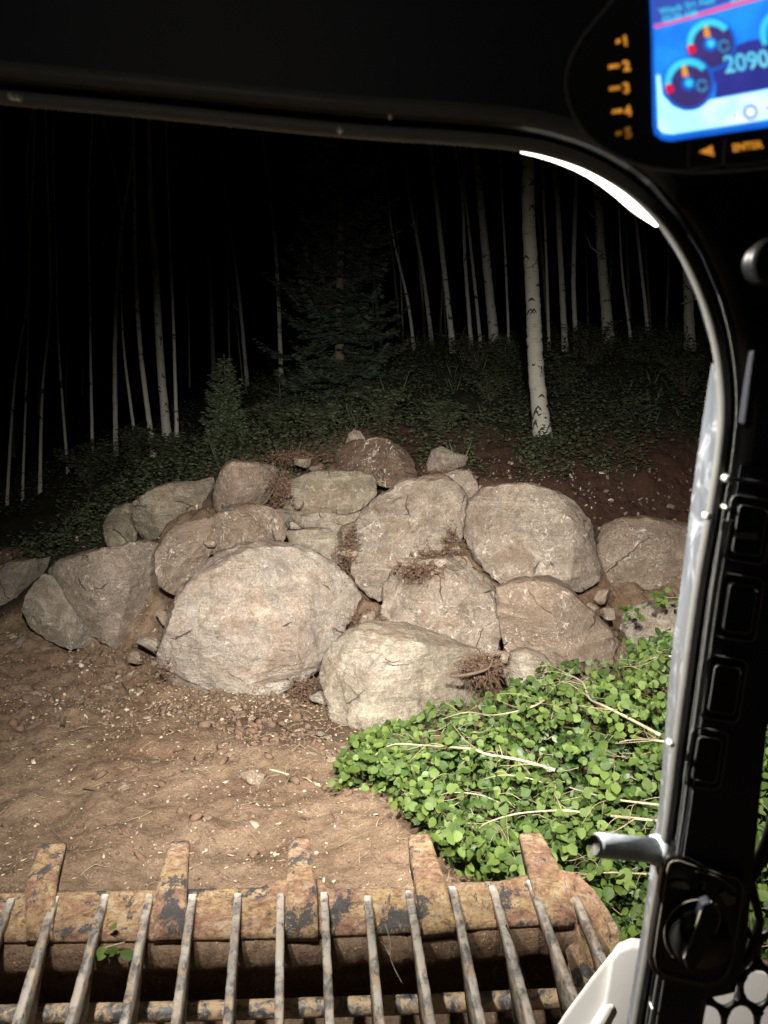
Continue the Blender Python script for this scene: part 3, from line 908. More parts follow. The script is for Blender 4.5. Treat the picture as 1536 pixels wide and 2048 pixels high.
for i, (px, py, r, Y, kd, wh) in enumerate(wedge):
    R = np.random.RandomState(i + 5000)
    p = at_y(px, py, Y); s_ = r / F * Y * 1.25
    v = IV2 * (1 + 0.2 * fbm(IV2 * 1.3 + i, i, 3)[:, None])
    for _ in range(9):
        n = R.normal(size=3); n /= np.linalg.norm(n)
        ex = np.clip(v @ n - R.uniform(.35, .7), 0, None); v = v - np.outer(ex, n)
    v = v * s_ * np.array([1.25, 1.1, R.uniform(.7, 1.1)])
    o = mesh_np("stone", v, IF2, {"grey": M['grey'], "tan": M['stone'], "rusty": M['brown']}[kd])
    o.location = p; o.rotation_euler = (R.uniform(-.5, .5), R.uniform(-.5, .5), R.uniform(0, 6))
    tag(o, f"{kd} angular stone wedged {wh}", "stone", "small stones wedged between the boulders")
col_of = {"grey": M['grey'], "tan": M['stone'], "chalky white": M['yellow'], "rusty": M['brown']}
PLACE = {}
def where(px, py):
    v = "far back" if py < 1320 else "back" if py < 1420 else "middle" if py < 1520 else "near" if py < 1620 else "nearest"
    h = "at the left edge of" if px < 120 else "left of centre on" if px < 320 else "in the middle of" if px < 560 else "right of centre on"
    return v, h
cnt = {}
for i, (px, py, r, kd) in enumerate(stones):
    p = march(px, py) if py > 1100 or True else None
    if p is None: continue
    t = (p - cam.location).length
    s = r / F * t
    R = np.random.RandomState(i + 900)
    v = IV2 * (1 + 0.28 * fbm(IV2 * 1.3 + i, i, 3)[:, None])
    for _ in range(5):
        n = R.normal(size=3); n /= np.linalg.norm(n)
        ex = np.clip(v @ n - R.uniform(.45, .8), 0, None); v = v - np.outer(ex, n)
    v = v * s * np.array([1.1, .8, .55])
    o = mesh_np("stone", v, IF2, col_of[kd], smooth=False)
    o.location = p + Vector((0, 0, s * .25)); o.rotation_euler[2] = R.uniform(0, 6)
    if py < 1100: lab = f"{kd} stone on the red bank, {'above the great right boulder' if px < 1120 else 'above the long brown boulder' if px > 1180 else 'between the two right boulders'}"
    elif py > 1700: lab = "rusty brown stone lying just beyond the bucket teeth"
    elif px > 590 and py > 1450: lab = f"{kd} stone in the rubble left of the pale yellow boulder"
    else:
        v_, h_ = where(px, py)
        lab = f"loose {kd} stone {h_} the open ground, {v_} from the bucket"
        lab = f"{kd} stone {h_} the bare dirt, {'far' if v_ == 'far back' else v_} part"
    sz = "small " if r < 9 else "large " if r > 13 else ""
    lab = sz + lab
    cnt.setdefault(lab, []).append(o)
    tag(o, lab, "stone", "loose stones lying about the dig")
for lab, L in cnt.items():
    if len(L) > 1:
        for k, o in enumerate(L):
            o['label'] = f"{['leftmost', 'second', 'third', 'fourth', 'fifth'][min(k, 4)]} {lab}" if len(L) > 1 else lab

# roots, sticks: polyline in px, radius px, label
sticks = [
 ([(468,1500),(500,1530),(560,1545),(600,1560),(640,1570)], 4, "long pale root trailing from the clod heap to the leaves"),
 ([(520,1540),(580,1552),(640,1572),(690,1585),(730,1600)], 2.5, "thin root lying beside the long pale root toward the leaves"),
 ([(695,1652),(750,1660),(812,1664)], 3.5, "straight peeled stick on the dirt in front of the bucket teeth"),
 ([(640,1580),(648,1605),(685,1617)], 2, "curved rootlet on the bare dirt left of the leaves"),
 ([(355,1595),(362,1575),(375,1560),(393,1540)], 2.5, "short dark stick poking up from the middle dirt"),
 ([(168,1575),(205,1583),(232,1592)], 2.5, "short dark twig on the left dirt"),
 ([(250,1592),(242,1615),(240,1650)], 2.2, "forked pale rootlet above the second bucket tooth"),
 ([(208,1590),(208,1605),(200,1620)], 2.2, "short pale root stub on the left dirt"),
 ([(185,1345),(215,1342),(240,1360),(260,1390)], 3, "arched root at the foot of the big tan boulder"),
 ([(140,1362),(160,1360),(190,1365)], 2.5, "short grey stick near the back of the left ground"),
 ([(305,1358),(325,1355),(350,1366)], 3, "light bark strip beside the largest boulder's left foot"),
 ([(0,1445),(35,1430),(55,1405)], 6, "thick broken root at the left edge of the dirt"),
 ([(90,1395),(130,1410),(150,1425)], 5, "dark broken root knee at the left"),
 ([(125,1460),(133,1440),(150,1422)], 7, "stubby root end with a yellow broken face"),
 ([(980,960),(985,930),(1005,912),(1030,903)], 2.5, "bent grey stick standing above the great right boulder"),
 ([(1175,990),(1187,960),(1186,945)], 1.8, "pale twig on the red bank"),
 ([(1230,965),(1280,975),(1305,985)], 1.8, "thin twig lying across the red bank"),
 ([(590,868),(620,874),(642,872)], 2.2, "pale split stick lying in the undergrowth above the pile"),
 ([(1040,970),(1052,948)], 2, "short broken stick leaning above the great right boulder"),
 ([(770,1318),(785,1325),(800,1322)], 1.8, "forked reddish twig lying on the pale yellow boulder"),
 ([(480,1010),(520,1015),(545,985),(560,960)], 3, "root hanging in the gap beside the square shouldered boulder"),
 ([(690,1150),(680,1120),(695,1085),(700,1060)], 4, "brown roots hanging left of the steep middle boulder"),
 ([(870,1120),(890,1105),(900,1085),(912,1060)], 3, "root strand in the gap left of the great right boulder"),
 ([(900,1355),(935,1352),(975,1340),(985,1320)], 5, "weathered root stump on the pale yellow boulder"),
 ([(560,1448),(600,1470),(640,1465),(670,1478)], 2, "thin root in the dark clod heap"),
 ([(1012,1850),(1030,1890),(1040,1930),(1062,1985)], 2.5, "long rootlet dangling from the bucket lip at the right"),
 ([(768,1842),(780,1880),(782,1920),(805,1968)], 2.2, "thin white rootlet dangling from the bucket lip"),
]
for pts, r, lab in sticks:
    P3 = []
    hang = 'dangling' in lab
    for (px, py) in pts:
        if hang:
            p = at_t(px, py, 2.03)
        elif 'on the pale yellow' in lab:
            p = at_y(px, py, 4.86)
        elif 'hanging' in lab or 'strand' in lab:
            p = at_y(px, py, 6.35 if px > 650 else 6.85)
        else:
            p = march(px, py, 2.2)
        if p is None: continue
        P3.append(p + (Vector((0, 0, 0)) if hang else Vector((0, -.01, r / F * p.y * .8))))
    if len(P3) < 2: continue
    cc = catmull(P3, 5)
    rr = [max(.0012, r / F * P3[0].y * (1.0 - 0.55 * i / len(cc)) * (1 + .25 * rnd.uniform(-1, 1)) * .8) for i in range(len(cc))]
    o3 = P3[0].copy()
    bag = Bag(); bag.tube([c - o3 for c in cc], rr, 7)
    if r >= 2.2:
        for _ in range(2):
            k = rnd.randrange(1, len(cc) - 1); dv = Vector((rnd.uniform(-1, 1), rnd.uniform(-.6, .6), rnd.uniform(.1, .8))) * r * .012
            bag.tube([cc[k] - o3, cc[k] + dv - o3, cc[k] + dv * 1.7 + Vector((0, 0, -.01)) - o3], [rr[k] * .6, rr[k] * .4, rr[k] * .2], 5)
    m = M['stem'] if any(w in lab for w in ('long pale', 'peeled', 'white', 'light')) and 'stump' not in lab else M['root']
    o = bag.build("root" if 'root' in lab else "stick", m, smooth=True)
    o.location = o3
    tag(o, lab, "root" if 'root' in lab else "stick", "roots and sticks scattered around the dig")

# larger soil clods
def reg_clod(R, n):
    k = R.rand(n)
    x = np.where(k < .35, R.normal(-.75, .22, n), np.where(k < .7, R.uniform(-3.3, -1.2, n), R.uniform(-2.0, .6, n)))
    y = np.where(k < .35, R.normal(4.75, .25, n), np.where(k < .7, R.normal(5.6, .35, n), R.uniform(3.2, 5.2, n)))
    return x, y
o = scatter_clods(620, reg_clod, .006, .045, 21, 2.8).build("soil_clods", M['darkclod'])
tag(o, "darker lumps of disturbed soil on the open ground", kind='stuff')
R = np.random.RandomState(5)
rl = Bag()
for i in range(260):
    if i < 110: x, y = R.normal(-.7, .3), R.normal(4.8, .28)
    else: x, y = R.uniform(-2.4, .4), R.uniform(3.0, 6.0)
    L = R.uniform(.04, .16); an = R.uniform(0, 6.28); pts_ = []
    for k in range(5):
        pts_.append((x, y, 0)); an += R.uniform(-.6, .6); x += math.cos(an) * L / 4; y += math.sin(an) * L / 4
    zz = tz_fine(np.array([p[0] for p in pts_]), np.array([p[1] for p in pts_]))
    r_ = R.uniform(.0010, .0028)
    rl.tube([(p[0], p[1], zz[k] + r_ + (.012 * math.sin(k * .8) if R.rand() < .4 else .002)) for k, p in enumerate(pts_)], [r_, r_, r_ * .9, r_ * .7, r_ * .4], 5)
tag(rl.build("rootlets", M['twig'], smooth=True), "thin broken rootlets lying all over the dirt", kind='stuff')

# fibrous dark root mats between boulders
def fibres(cx, cyy, Y, rx, rz, n, name, label):
    c = at_y(cx, cyy, Y)
    bag = Bag(); R = random.Random(int(cx))
    for i in range(int(n * .8)):
        p = Vector((R.gauss(0, rx * .5), R.gauss(0, .06), R.gauss(0, rz * .5)))
        q = [p]
        dv = Vector((R.uniform(-1, 1), R.uniform(-.5, .5), R.uniform(-1, .6))).normalized()
        for k in range(4):
            dv = (dv + Vector((R.uniform(-.7, .7), R.uniform(-.4, .4), R.uniform(-.7, .5)))).normalized()
            q.append(q[-1] + dv * R.uniform(.015, .04))
        bag.tube(q, [R.uniform(.0008, .0026)] * 5, 4, False)
    for i in range(n * 2):
        s = .003 + .014 * R.random() ** 3
        v = IV * s * (1 + np.random.RandomState(i).uniform(-.4, .4, (len(IV), 1)))
        bag.add(v + np.array([R.gauss(0, rx * .5), R.gauss(0.02, .05), R.gauss(0, rz * .45)]), IF)
    o = bag.build(name, M['darkroot'])
    o.location = c
    tag(o, label, kind='stuff')
for a in [(610,1400,5.35,.14,.17,260),(585,1490,4.75,.2,.07,260),(610,1530,4.6,.16,.05,140),(700,1100,6.3,.08,.16,200),(845,1140,5.75,.16,.06,200),(960,1335,5.0,.12,.08,220),(560,975,6.85,.10,.16,180),(735,1245,5.75,.10,.10,160),(870,1115,6.0,.12,.06,120),(590,915,7.7,.25,.07,240),(890,950,7.3,.2,.05,160),(905,1090,6.1,.05,.12,120),(340,1330,5.7,.08,.14,160)]:
    fibres(*a, "root_mat", "tangled dark rootlets and humus clinging between the boulders")

# ------------------------------------------------------------------ aspens
trees = [
 ([(1086,888),(1072,740),(1066,600),(1058,450),(1056,320)], 34, 24, "nearest and thickest white aspen, standing alone in front of the bank plants"),
 ([(990,705),(978,580),(965,440),(950,300)], 20, 13, "stout aspen with black knots, first to the left of the nearest thick one"),
 ([(1218,690),(1205,540),(1195,390)], 22, 16, "stout aspen under the right end of the bright light strip"),
 ([(1130,706),(1120,500),(1112,360)], 12, 10, "slim aspen just right of the nearest thick one"),
 ([(1153,706),(1147,560),(1152,370)], 10, 8, "thin wavy aspen, second right of the nearest thick one"),
 ([(906,705),(886,520),(860,290)], 12, 9, "medium aspen leaning left, right of the tall dark spruce"),
 ([(865,700),(845,540),(820,400),(805,280)], 9, 6, "slender aspen leaning left beside the tall dark spruce's right edge"),
 ([(943,700),(930,520),(925,400),(910,290)], 8, 5, "thin aspen standing between two stouter knotted ones"),
 ([(962,700),(940,480),(920,300)], 7, 5, "very thin aspen close behind the stout knotted one"),
 ([(760,690),(737,500),(718,300)], 12, 9, "aspen seen through the right side of the tall dark spruce"),
 ([(336,900),(322,740),(312,560),(300,380),(297,225)], 18, 8, "tallest bright aspen on the left, thick at its foot"),
 ([(307,915),(280,690),(270,500),(268,300)], 11, 5, "aspen immediately left of the tallest bright one"),
 ([(232,915),(230,690),(240,480),(262,330),(266,230)], 10, 4, "crooked aspen that bends right halfway up, at the left"),
 ([(354,885),(347,650),(338,440)], 8, 4, "thin straight aspen just right of the tallest left one"),
 ([(274,910),(250,720),(243,600)], 7, 3, "short looking thin aspen behind the crooked one"),
 ([(428,760),(420,560),(407,390)], 9, 6, "aspen rising behind the small fir"),
 ([(495,775),(475,560),(452,400)], 8, 5, "aspen left of the tall dark spruce"),
 ([(563,770),(555,560),(545,430),(525,280)], 9, 6, "aspen against the left side of the tall dark spruce"),
 ([(14,1010),(30,760),(55,600),(60,460)], 6, 4, "dim aspen at the far left leaning right"),
 ([(45,1000),(55,700),(58,500)], 5, 3, "dim thin aspen, second from the left edge"),
 ([(80,985),(85,780),(100,620),(98,450)], 7, 4, "dim aspen with a gentle bend, third from the left edge"),
 ([(136,950),(118,700),(112,500)], 6, 3, "dim slim aspen left of the straight dim one"),
 ([(186,945),(181,700),(177,400)], 7, 4, "straight dim aspen left of the crooked one"),
 ([(1380,700),(1375,560),(1366,460)], 20, 17, "aspen with a broken side branch next to the curved door seal"),
 ([(1297,685),(1285,560),(1272,440)], 8, 6, "faint thin aspen between the light strip and the broken branch aspen"),
 ([(1262,685),(1245,550),(1238,430)], 6, 4, "faintest aspen right of the stout one under the light strip"),
 ([(828,705),(815,600),(785,470),(775,380)], 7, 4, "leaning thin aspen touching the tall dark spruce's right branches"),
 ([(803,700),(788,540),(770,400)], 6, 4, "second leaning thin aspen beside the spruce's right branches"),
 ([(655,700),(652,500),(645,330)], 9, 7, "aspen half hidden behind the upper middle of the spruce"),
 ([(1018,700),(1010,500),(1000,330)], 5, 4, "faint aspen just left of the nearest thick one"),
 ([(1098,700),(1092,500),(1086,350)], 6, 5, "faint aspen just right behind the nearest thick one"),
]
def aspen(pts, wb, wt, lab, seed, fixed=None, cat="tree"):
    R = random.Random(seed)
    base = march(pts[0][0], pts[0][1], 7.8) if fixed is None else fixed
    if base is None: base = at_y(pts[0][0], pts[0][1], 15)
    Y = base.y
    P = [at_y(px, py, Y + 0.05 * i) for i, (px, py) in enumerate(pts)]
    t = Y / ray(*pts[0]).y
    r0 = wb / F * t / 2; r1 = wt / F * t / 2
    d = (P[-1] - P[-2]).normalized()
    ext = [P[-1] + d * k * 1.3 + Vector((R.uniform(-.08, .08), 0, 0)) * k for k in (1, 2)]
    pts3 = [P[0] + Vector((0, 0, -.5)) + (P[0] - P[1]).normalized() * 0.02] + P + ext
    cc = catmull(pts3, 7)
    n = len(cc)
    full = len(P) - 1
    rr = []
    for i in range(n):
        u = min(1, max(0, (i / 7 - 1) / full))
        r = r0 + (r1 - r0) * u
        if i / 7 > len(P): r = r1 * max(.35, 1 - (i / 7 - len(P)) * .3)
        r *= 1 + (0.35 * math.exp(-(max(0, i - 7)) / 1.6) if i >= 0 else 0)
        rr.append(r)
    root = empty("aspen_tree", P[0], lab, cat, "aspens standing in the dark wood")
    # finer resampling of rings with slight irregularity
    bag = Bag()
    fine, fr = [], []
    for i in range(n - 1):
        for k in range(3):
            u = k / 3
            fine.append(cc[i].lerp(cc[i + 1], u) + Vector((R.gauss(0, .04), R.gauss(0, .04), 0)) * rr[i])
            fr.append((rr[i] * (1 - u) + rr[i + 1] * u) * (1 + R.gauss(0, .018)))
    bag.tube([p - P[0] for p in fine], fr, 14 if wb > 15 else 9)
    tr = bag.build("trunk", M['bark'], smooth=True)
    tr.parent = root
    # knots: raised dark eyebrow scars
    if wb >= 9:
        nk = int(6 + wb * 0.5)
        for k in range(nk):
            j = R.randrange(8 * 3 - 3, len(fine) - 14) if len(fine) > 50 else R.randrange(10, len(fine) - 5)
            c = fine[j]; r = fr[j]
            an = R.uniform(-1.25, 1.25) - math.pi / 2
            w = R.uniform(.45, 1.0)
            kb = Bag()
            q = []
            ch = R.uniform(.25, 1.1) * r
            for s in range(7):
                v = (s - 3) / 3
                a2 = an + v * w * .7
                q.append(Vector((math.cos(a2) * r * 1.0, math.sin(a2) * r * 1.0, -abs(v) ** 1.3 * ch)) + c - P[0])
            kb.tube(q, [r * .02, r * .08, r * .13, r * R.uniform(.13, .24), r * .13, r * .08, r * .02], 5)
            ko = kb.build("knot", M['knot']); ko.parent = root
    # a few thin dead side branches
    for k in range(2 if wb >= 8 else 1):
        j = R.randrange(len(fine) // 3, len(fine) - 4)
        c = fine[j] - P[0]; sx = R.choice((-1, 1))
        L = R.uniform(.15, .5)
        bb = Bag()
        bb.tube([c, c + Vector((sx * L * .5, R.uniform(-.1, .1), L * .35)), c + Vector((sx * L * .8, R.uniform(-.2, .2), L * .9))], [fr[j] * .28, fr[j] * .18, .003], 5)
        bo = bb.build("branch", M['bark'], smooth=True); bo.parent = root
    return root, P, t
tree_roots = []
for i, (pts, wb, wt, lab) in enumerate(trees):
    tree_roots.append(aspen(pts, wb, wt, lab, i + 40))
# broken side branch on the aspen by the seal
rt_, P_, t_ = tree_roots[23]
bb = Bag()
a_ = at_y(1362, 608, P_[0].y - .2) - P_[0]; b_ = at_y(1392, 597, P_[0].y - .2) - P_[0]
bb.tube([a_, a_.lerp(b_, .5) + Vector((0, 0, -.005)), b_], [.012, .02, .022], 6)
bo = bb.build("broken_branch", M['bark'], smooth=True); bo.parent = rt_
# deep wood: many dim trunks
R = random.Random(5)
for i in range(26):
    px = R.uniform(-60, 1450)
    Y = R.uniform(23, 36)
    if px < 300 and R.random() < .3: Y = R.uniform(15, 20)
    X = (px - 768) / F * Y * 1.0
    z = tz1(X, Y)
    d = Vector((X, Y, z)) - Vector((0, 0, CAMZ))
    yc = (d.z * CP + d.y * SP) / (d.y * CP - d.z * SP)
    py = 1024 - yc * F
    w = R.uniform(.05, .12) / Y * F
    lean = R.uniform(-60, 20) if px > 250 else R.uniform(-25, 45)
    pts = [(px, py), (px + lean * .3 + R.uniform(-5, 5), py - 180), (px + lean * .7, py - 360), (px + lean, py - 540)]
    NAMED = {320: "the tallest bright left aspen", 232: "the crooked left aspen", 452: "the young fir", 680: "the tall dark spruce", 885: "the aspen right of the spruce", 978: "the stout knotted aspen", 1066: "the nearest thick aspen", 1205: "the stout aspen under the light strip", 1376: "the broken branch aspen", 40: "the dim leaning far left aspens", 140: "the dim slim left aspen"}
    kk = min(NAMED, key=lambda q: abs(q - px)); dlt = px - kk
    L = f"{'hair thin' if w < 3.4 else 'very thin' if w < 4 else 'slender' if w < 5.5 else 'thicker'} faint far aspen, {'right behind' if abs(dlt) < 12 else ('a little ' if abs(dlt) < 35 else 'well ' if abs(dlt) < 62 else 'far ') + ('left of' if dlt < 0 else 'right of')} {NAMED[kk]}"
    r_, _, _ = aspen(pts, w, w * .6, L, 300 + i, fixed=Vector((X, Y, z)))
    r_['group'] = "dim aspens deep in the wood" + (", left" if px < 500 else ", middle" if px < 800 else ", right")

# ------------------------------------------------------------------ conifers
def conifer(name, base, H, Rb, nwh, per, seed, label, matn, blade, zstart=0.03, droop=.25, gap=None, twist=0, dens=1.0):
    R = random.Random(seed)
    root = empty(name, base, label, "tree")
    tb = Bag()
    tb.tube([Vector((0, 0, -.3)), Vector((0, 0, H * .3)), Vector((.01 * H, 0, H * .7)), Vector((0, 0, H))], [H * .018, H * .014, H * .008, .004], 8)
    to = tb.build("trunk", M['trunkdark'], smooth=True); to.parent = root
    V, Fq = [], []
    bb = Bag()
    def blade_add(p, d, L, w, n):
        d = d.normalized(); s = d.cross(n)
        if s.length < 1e-4: return
        s.normalize()
        i0 = len(V)
        V.extend([tuple(p), tuple(p + d * L * .45 + s * w), tuple(p + d * L), tuple(p + d * L * .45 - s * w)])
        Fq.append((i0, i0 + 1, i0 + 2, i0 + 3))
    for wv in range(nwh):
        u = wv / (nwh - 1)
        z = H * (zstart + (0.97 - zstart) * u)
        rad = Rb * ((1 - u) ** 0.8) * R.uniform(.8, 1.08) + .02 * H
        for k in range(per):
            if R.random() > dens: continue
            an = 2 * math.pi * (k + R.uniform(-.3, .3)) / per + wv * 2.4
            rr = rad * R.uniform(.62, 1.12)
            dirh = Vector((math.cos(an), math.sin(an), 0))
            side = Vector((-dirh.y, dirh.x, 0))
            pts = []
            N = 9
            dj = R.uniform(.4, 1.9); wob = R.uniform(-.25, .25)
            for s in range(N):
                v = s / (N - 1)
                pts.append(Vector((0, 0, z)) + dirh * rr * v + side * wob * rr * v * v + Vector((0, 0, rr * (-droop * dj * math.sin(v * 2.2) + .18 * v * v + (.35 * u) * v))))
            bb.tube(pts[:-1], [max(.002, rr * .014 * (1 - s / N)) for s in range(N - 1)], 4, False)
            step = blade * .42
            nst = int(rr / step)
            for s in range(1, nst + 1):
                v = s / nst
                f = v * (N - 1); a = int(min(f, N - 2)); c = pts[a].lerp(pts[a + 1], f - a)
                tl = rr * .36 * (1 - v) ** .7 + blade * .5
                for sg in (-1, 1):
                    d = (dirh * .75 + side * sg * 1.0 + Vector((0, 0, R.uniform(-.15, .1)))).normalized()
                    m = max(1, int(tl / (blade * .6)))
                    for q in range(m):
                        pp = c + d * blade * .6 * q * R.uniform(.85, 1.1) + Vector((0, 0, -.05 * tl * (q / m)))
                        nrm = Vector((R.uniform(-.5, .5), R.uniform(-.5, .5), 1)).normalized()
                        for e in (-1, 1):
                            dd = (d + d.cross(nrm) * e * .75 + Vector((0, 0, R.uniform(-.1, .35)))).normalized()
                            blade_add(pp, dd, blade * R.uniform(.6, 1.05), blade * .24, nrm)
                        blade_add(pp, d, blade * R.uniform(.8, 1.2), blade * .24, nrm)
    bo = bb.build("limbs", M['trunkdark']); bo.parent = root; bo['kind'] = 'stuff'
    fo = mesh_np("crown", np.array(V), [np.array(Fq)], matn)
    fo.parent = root
    return root
p = march(452, 888, 8.0) or at_y(452, 888, 9.5)
conifer("small_fir", p, 178 / F * p.y * 1.0, 62 / F * p.y, 19, 11, 3, "young fir, waist high and pale green, at the left edge of the bank plants", M['needle'], .055, dens=.98)
p = march(680, 800, 8.5)
conifer("tall_spruce", p, 4.6, 150 / F * p.y * 1.15, 28, 9, 9, "tall dark spruce with drooping ragged boughs in the middle of the wood", M['needle_dark'], .09, zstart=.02, droop=.28, dens=.72)
for k, (px, py, h, w, lab) in enumerate([(560, 850, .55, .3, "little fir seedling at the foot of the tall spruce"), (210, 940, .45, .32, "low fir seedling below the crooked aspen"), (1010, 735, .5, .4, "low bushy fir on the crest left of the nearest thick aspen"), (1290, 720, .55, .45, "low bushy fir on the crest beside the door frame")]):
    p = march(px, py, 8)
    if p: conifer("fir_seedling", p, h, w, 9, 7, 70 + k, lab, M['needle_dark'], .05)

# ------------------------------------------------------------------ undergrowth
R = np.random.RandomState(33)
V, Fq = [], []
def leafquad(p, d, L, w, nrm):
    s = np.cross(d, nrm); s /= (np.linalg.norm(s) + 1e-9)
    i0 = len(V)
    V.extend([p, p + d * L * .5 + s * w, p + d * L, p + d * L * .5 - s * w]); Fq.append((i0, i0 + 1, i0 + 2, i0 + 3))
N = 11000
ang = R.uniform(-60, 1560, N)
Yr = 7.6 + 8.3 * R.rand(N) ** 1.25
X = (ang - 768) / F * Yr * 1.03
Z = tz(X, Yr)
dens = fbm(np.stack([X * .9, Yr * .9, 0 * X], 1), 77, 3)
for i in range(N):
    edge = 7.68 + 0.15 * math.sin(X[i] * 2.1) + (0.35 if X[i] > 1.9 else 0.0) + (0.3 if X[i] > 2.8 else 0) + 0.25 * dens[i]
    if X[i] < -1.5: edge = 7.7 + 0.25 * dens[i]
    if Yr[i] < edge: continue
    if dens[i] < -.75: continue
    if X[i] < -2.0 and Yr[i] > 8.6 and R.rand() < .55: continue
    hgt = R.uniform(.06, .30) * (1 + .8 * max(0, dens[i]))
    lean = np.array([R.uniform(-.3, .3), R.uniform(-.4, .2), 1.0])
    p0 = np.array([X[i], Yr[i], Z[i]])
    kind = R.rand()
    nl = R.randint(6, 13)
    for k in range(nl):
        u = (k + 1) / nl
        an = R.uniform(0, 6.28)
        p = p0 + lean * hgt * u
        if kind < .012:  # grass blades
            d = np.array([math.cos(an) * .35, math.sin(an) * .35, 1.0]); d /= np.linalg.norm(d)
            leafquad(p0 + np.array([math.cos(an), math.sin(an), 0]) * .02, d, hgt * R.uniform(.6, 1.3), .005, np.array([math.sin(an), -math.cos(an), .2]))
        else:
            d = np.array([math.cos(an), math.sin(an), R.uniform(-.2, .6)]); d /= np.linalg.norm(d)
            L = R.uniform(.03, .065)
            leafquad(p, d, L, L * .33, np.array([R.uniform(-.4, .4), R.uniform(-.7, .2), 1.0]))
o = mesh_np("undergrowth", np.array(V), [np.array(Fq)], M['under'])
tag(o, "low leafy undergrowth and grass covering the bank", kind='stuff')

def shrub(px, py, h, w, n, lab, seed, mat=None, leaf=.05):
    R = random.Random(seed)
    p = march(px, py, 7.6)
    if p is None: return
    root = empty("shrub", p, lab, "shrub", "shrubs along the bank")
    sb = Bag(); V, Fq = [], []
    for k in range(n):
        an = R.uniform(0, 6.28); L = h * R.uniform(.6, 1.1)
        tip = Vector((math.cos(an) * w * R.uniform(.2, 1), math.sin(an) * w * R.uniform(.2, 1), L))
        mid = tip * .5 + Vector((0, 0, L * .12))
        q = catmull([Vector((0, 0, -.05)), mid, tip], 5)
        sb.tube(q, [.0022 * (1 - .7 * i / len(q)) for i in range(len(q))], 4, False)
        for i, c in enumerate(q[2:]):
            for e in range(R.randint(4, 8)):
                a2 = R.uniform(0, 6.28); d = Vector((math.cos(a2), math.sin(a2), R.uniform(-.3, .5))).normalized()
                nr = Vector((R.uniform(-.5, .5), R.uniform(-.8, .2), 1)).normalized(); s = d.cross(nr).normalized()
                l = leaf * R.uniform(.7, 1.5); i0 = len(V); c2 = c + d * .01
                V.extend([tuple(c2), tuple(c2 + d * l * .5 + s * l * .3), tuple(c2 + d * l), tuple(c2 + d * l * .5 - s * l * .3)])
                Fq.append((i0, i0 + 1, i0 + 2, i0 + 3))
    a = sb.build("stems", M['trunkdark'], smooth=True); a.parent = root; a['kind'] = 'stuff'
    b = mesh_np("foliage", np.array(V), [np.array(Fq)], mat or M['under']); b.parent = root
for k, a in enumerate([(270, 930, .5, .4, 34, "dim leafy shrub below the crooked aspen"), (175, 965, .5, .45, 30, "dim shrub at the left end of the bank plants"), (340, 925, .35, .4, 30, "low shrub at the foot of the tallest left aspen"),
                       (640, 880, .35, .35, 26, "leafy shrub above the long angular block"), (760, 850, .38, .3, 26, "leafy shrub behind the dark crowning boulder"), (880, 870, .34, .3, 30, "light green shrub in front of the cut stump"),
                       (1085, 905, .16, .25, 26, "tuft of bright plants round the foot of the nearest thick aspen"), (1130, 790, .5, .35, 26, "upright shrub right of the nearest thick aspen"), (1250, 850, .3, .4, 24, "spreading shrub on the right part of the bank"),
                       (980, 800, .35, .4, 24, "low shrub left of the nearest thick aspen"), (1370, 790, .5, .4, 24, "bluish shrub on the bank next to the door frame"), (720, 790, .5, .45, 30, "thicket at the right foot of the tall spruce"),
                       (950, 740, .5, .5, 30, "thicket on the crest behind the stump"), (1180, 730, .55, .5, 30, "thicket on the crest below the stout right aspen"), (560, 870, .35, .4, 26, "shrub right of the young fir"), (1330, 740, .5, .5, 26, "thicket on the crest near the broken branch aspen")]):
    shrub(*a[:5], a[5], 500 + k)

# small cut stump
p = march(868, 850, 8.2)
st = empty("tree_stump", p, "short pale cut stump standing in the bank plants behind the crowning boulder", "stump")
bg_ = Bag(); bg_.tube([Vector((0, 0, -.1)), Vector((0, 0, .06)), Vector((.01, 0, .14))], [.055, .05, .048], 12)
x = bg_.build("trunk", M['bark'], smooth=True); x.parent = st
bg_ = Bag(); bg_.tube([Vector((.01, 0, .141)), Vector((.01, 0, .149))], [.049, .047], 12)
x = bg_.build("cut_face", M['stem']); x.parent = st

# ------------------------------------------------------------------ cut aspen branches with leaves
POLY = [(675,1570),(678,1510),(702,1470),(760,1452),(820,1440),(860,1408),(900,1400),(960,1388),(1010,1392),(1040,1352),(1090,1332),(1150,1322),(1228,1335),(1258,1292),(1330,1268),(1400,1245),(1620,1230),(1620,1960),(1520,1930),(1400,1880),(1250,1880),(1200,1830),(1150,1790),(1060,1770),(1000,1762),(948,1752),(900,1728),(862,1690),(800,1625),(788,1578),(735,1572)]
PA = np.array(POLY, float)
def inside(x, y):
    c = False
    for i in range(len(PA)):
        x1, y1 = PA[i]; x2, y2 = PA[i - 1]
        if (y1 > y) != (y2 > y) and x < (x2 - x1) * (y - y1) / (y2 - y1) + x1: c = not c
    return c
def edged(x, y):
    a = PA; b = np.roll(PA, -1, 0); d = b - a
    t = np.clip((((x - a[:, 0]) * d[:, 0] + (y - a[:, 1]) * d[:, 1]) / (d ** 2).sum(1)), 0, 1)
    return float(np.sqrt(((a[:, 0] + t * d[:, 0] - x) ** 2 + (a[:, 1] + t * d[:, 1] - y) ** 2).min()))
def mound(px, py, dz=0.0):
    e = edged(px, py)
    g = max(0, min(1, (px - 680) / 660)) * max(0, min(1, (1760 - py) / 480))
    z = .05 + .13 * min(1, e / 45) + .60 * g ** 1.1 + 0.05 * math.sin(px * .031 + 1) * math.sin(py * .037) + dz
    return at_z(px, py, max(.03, z))
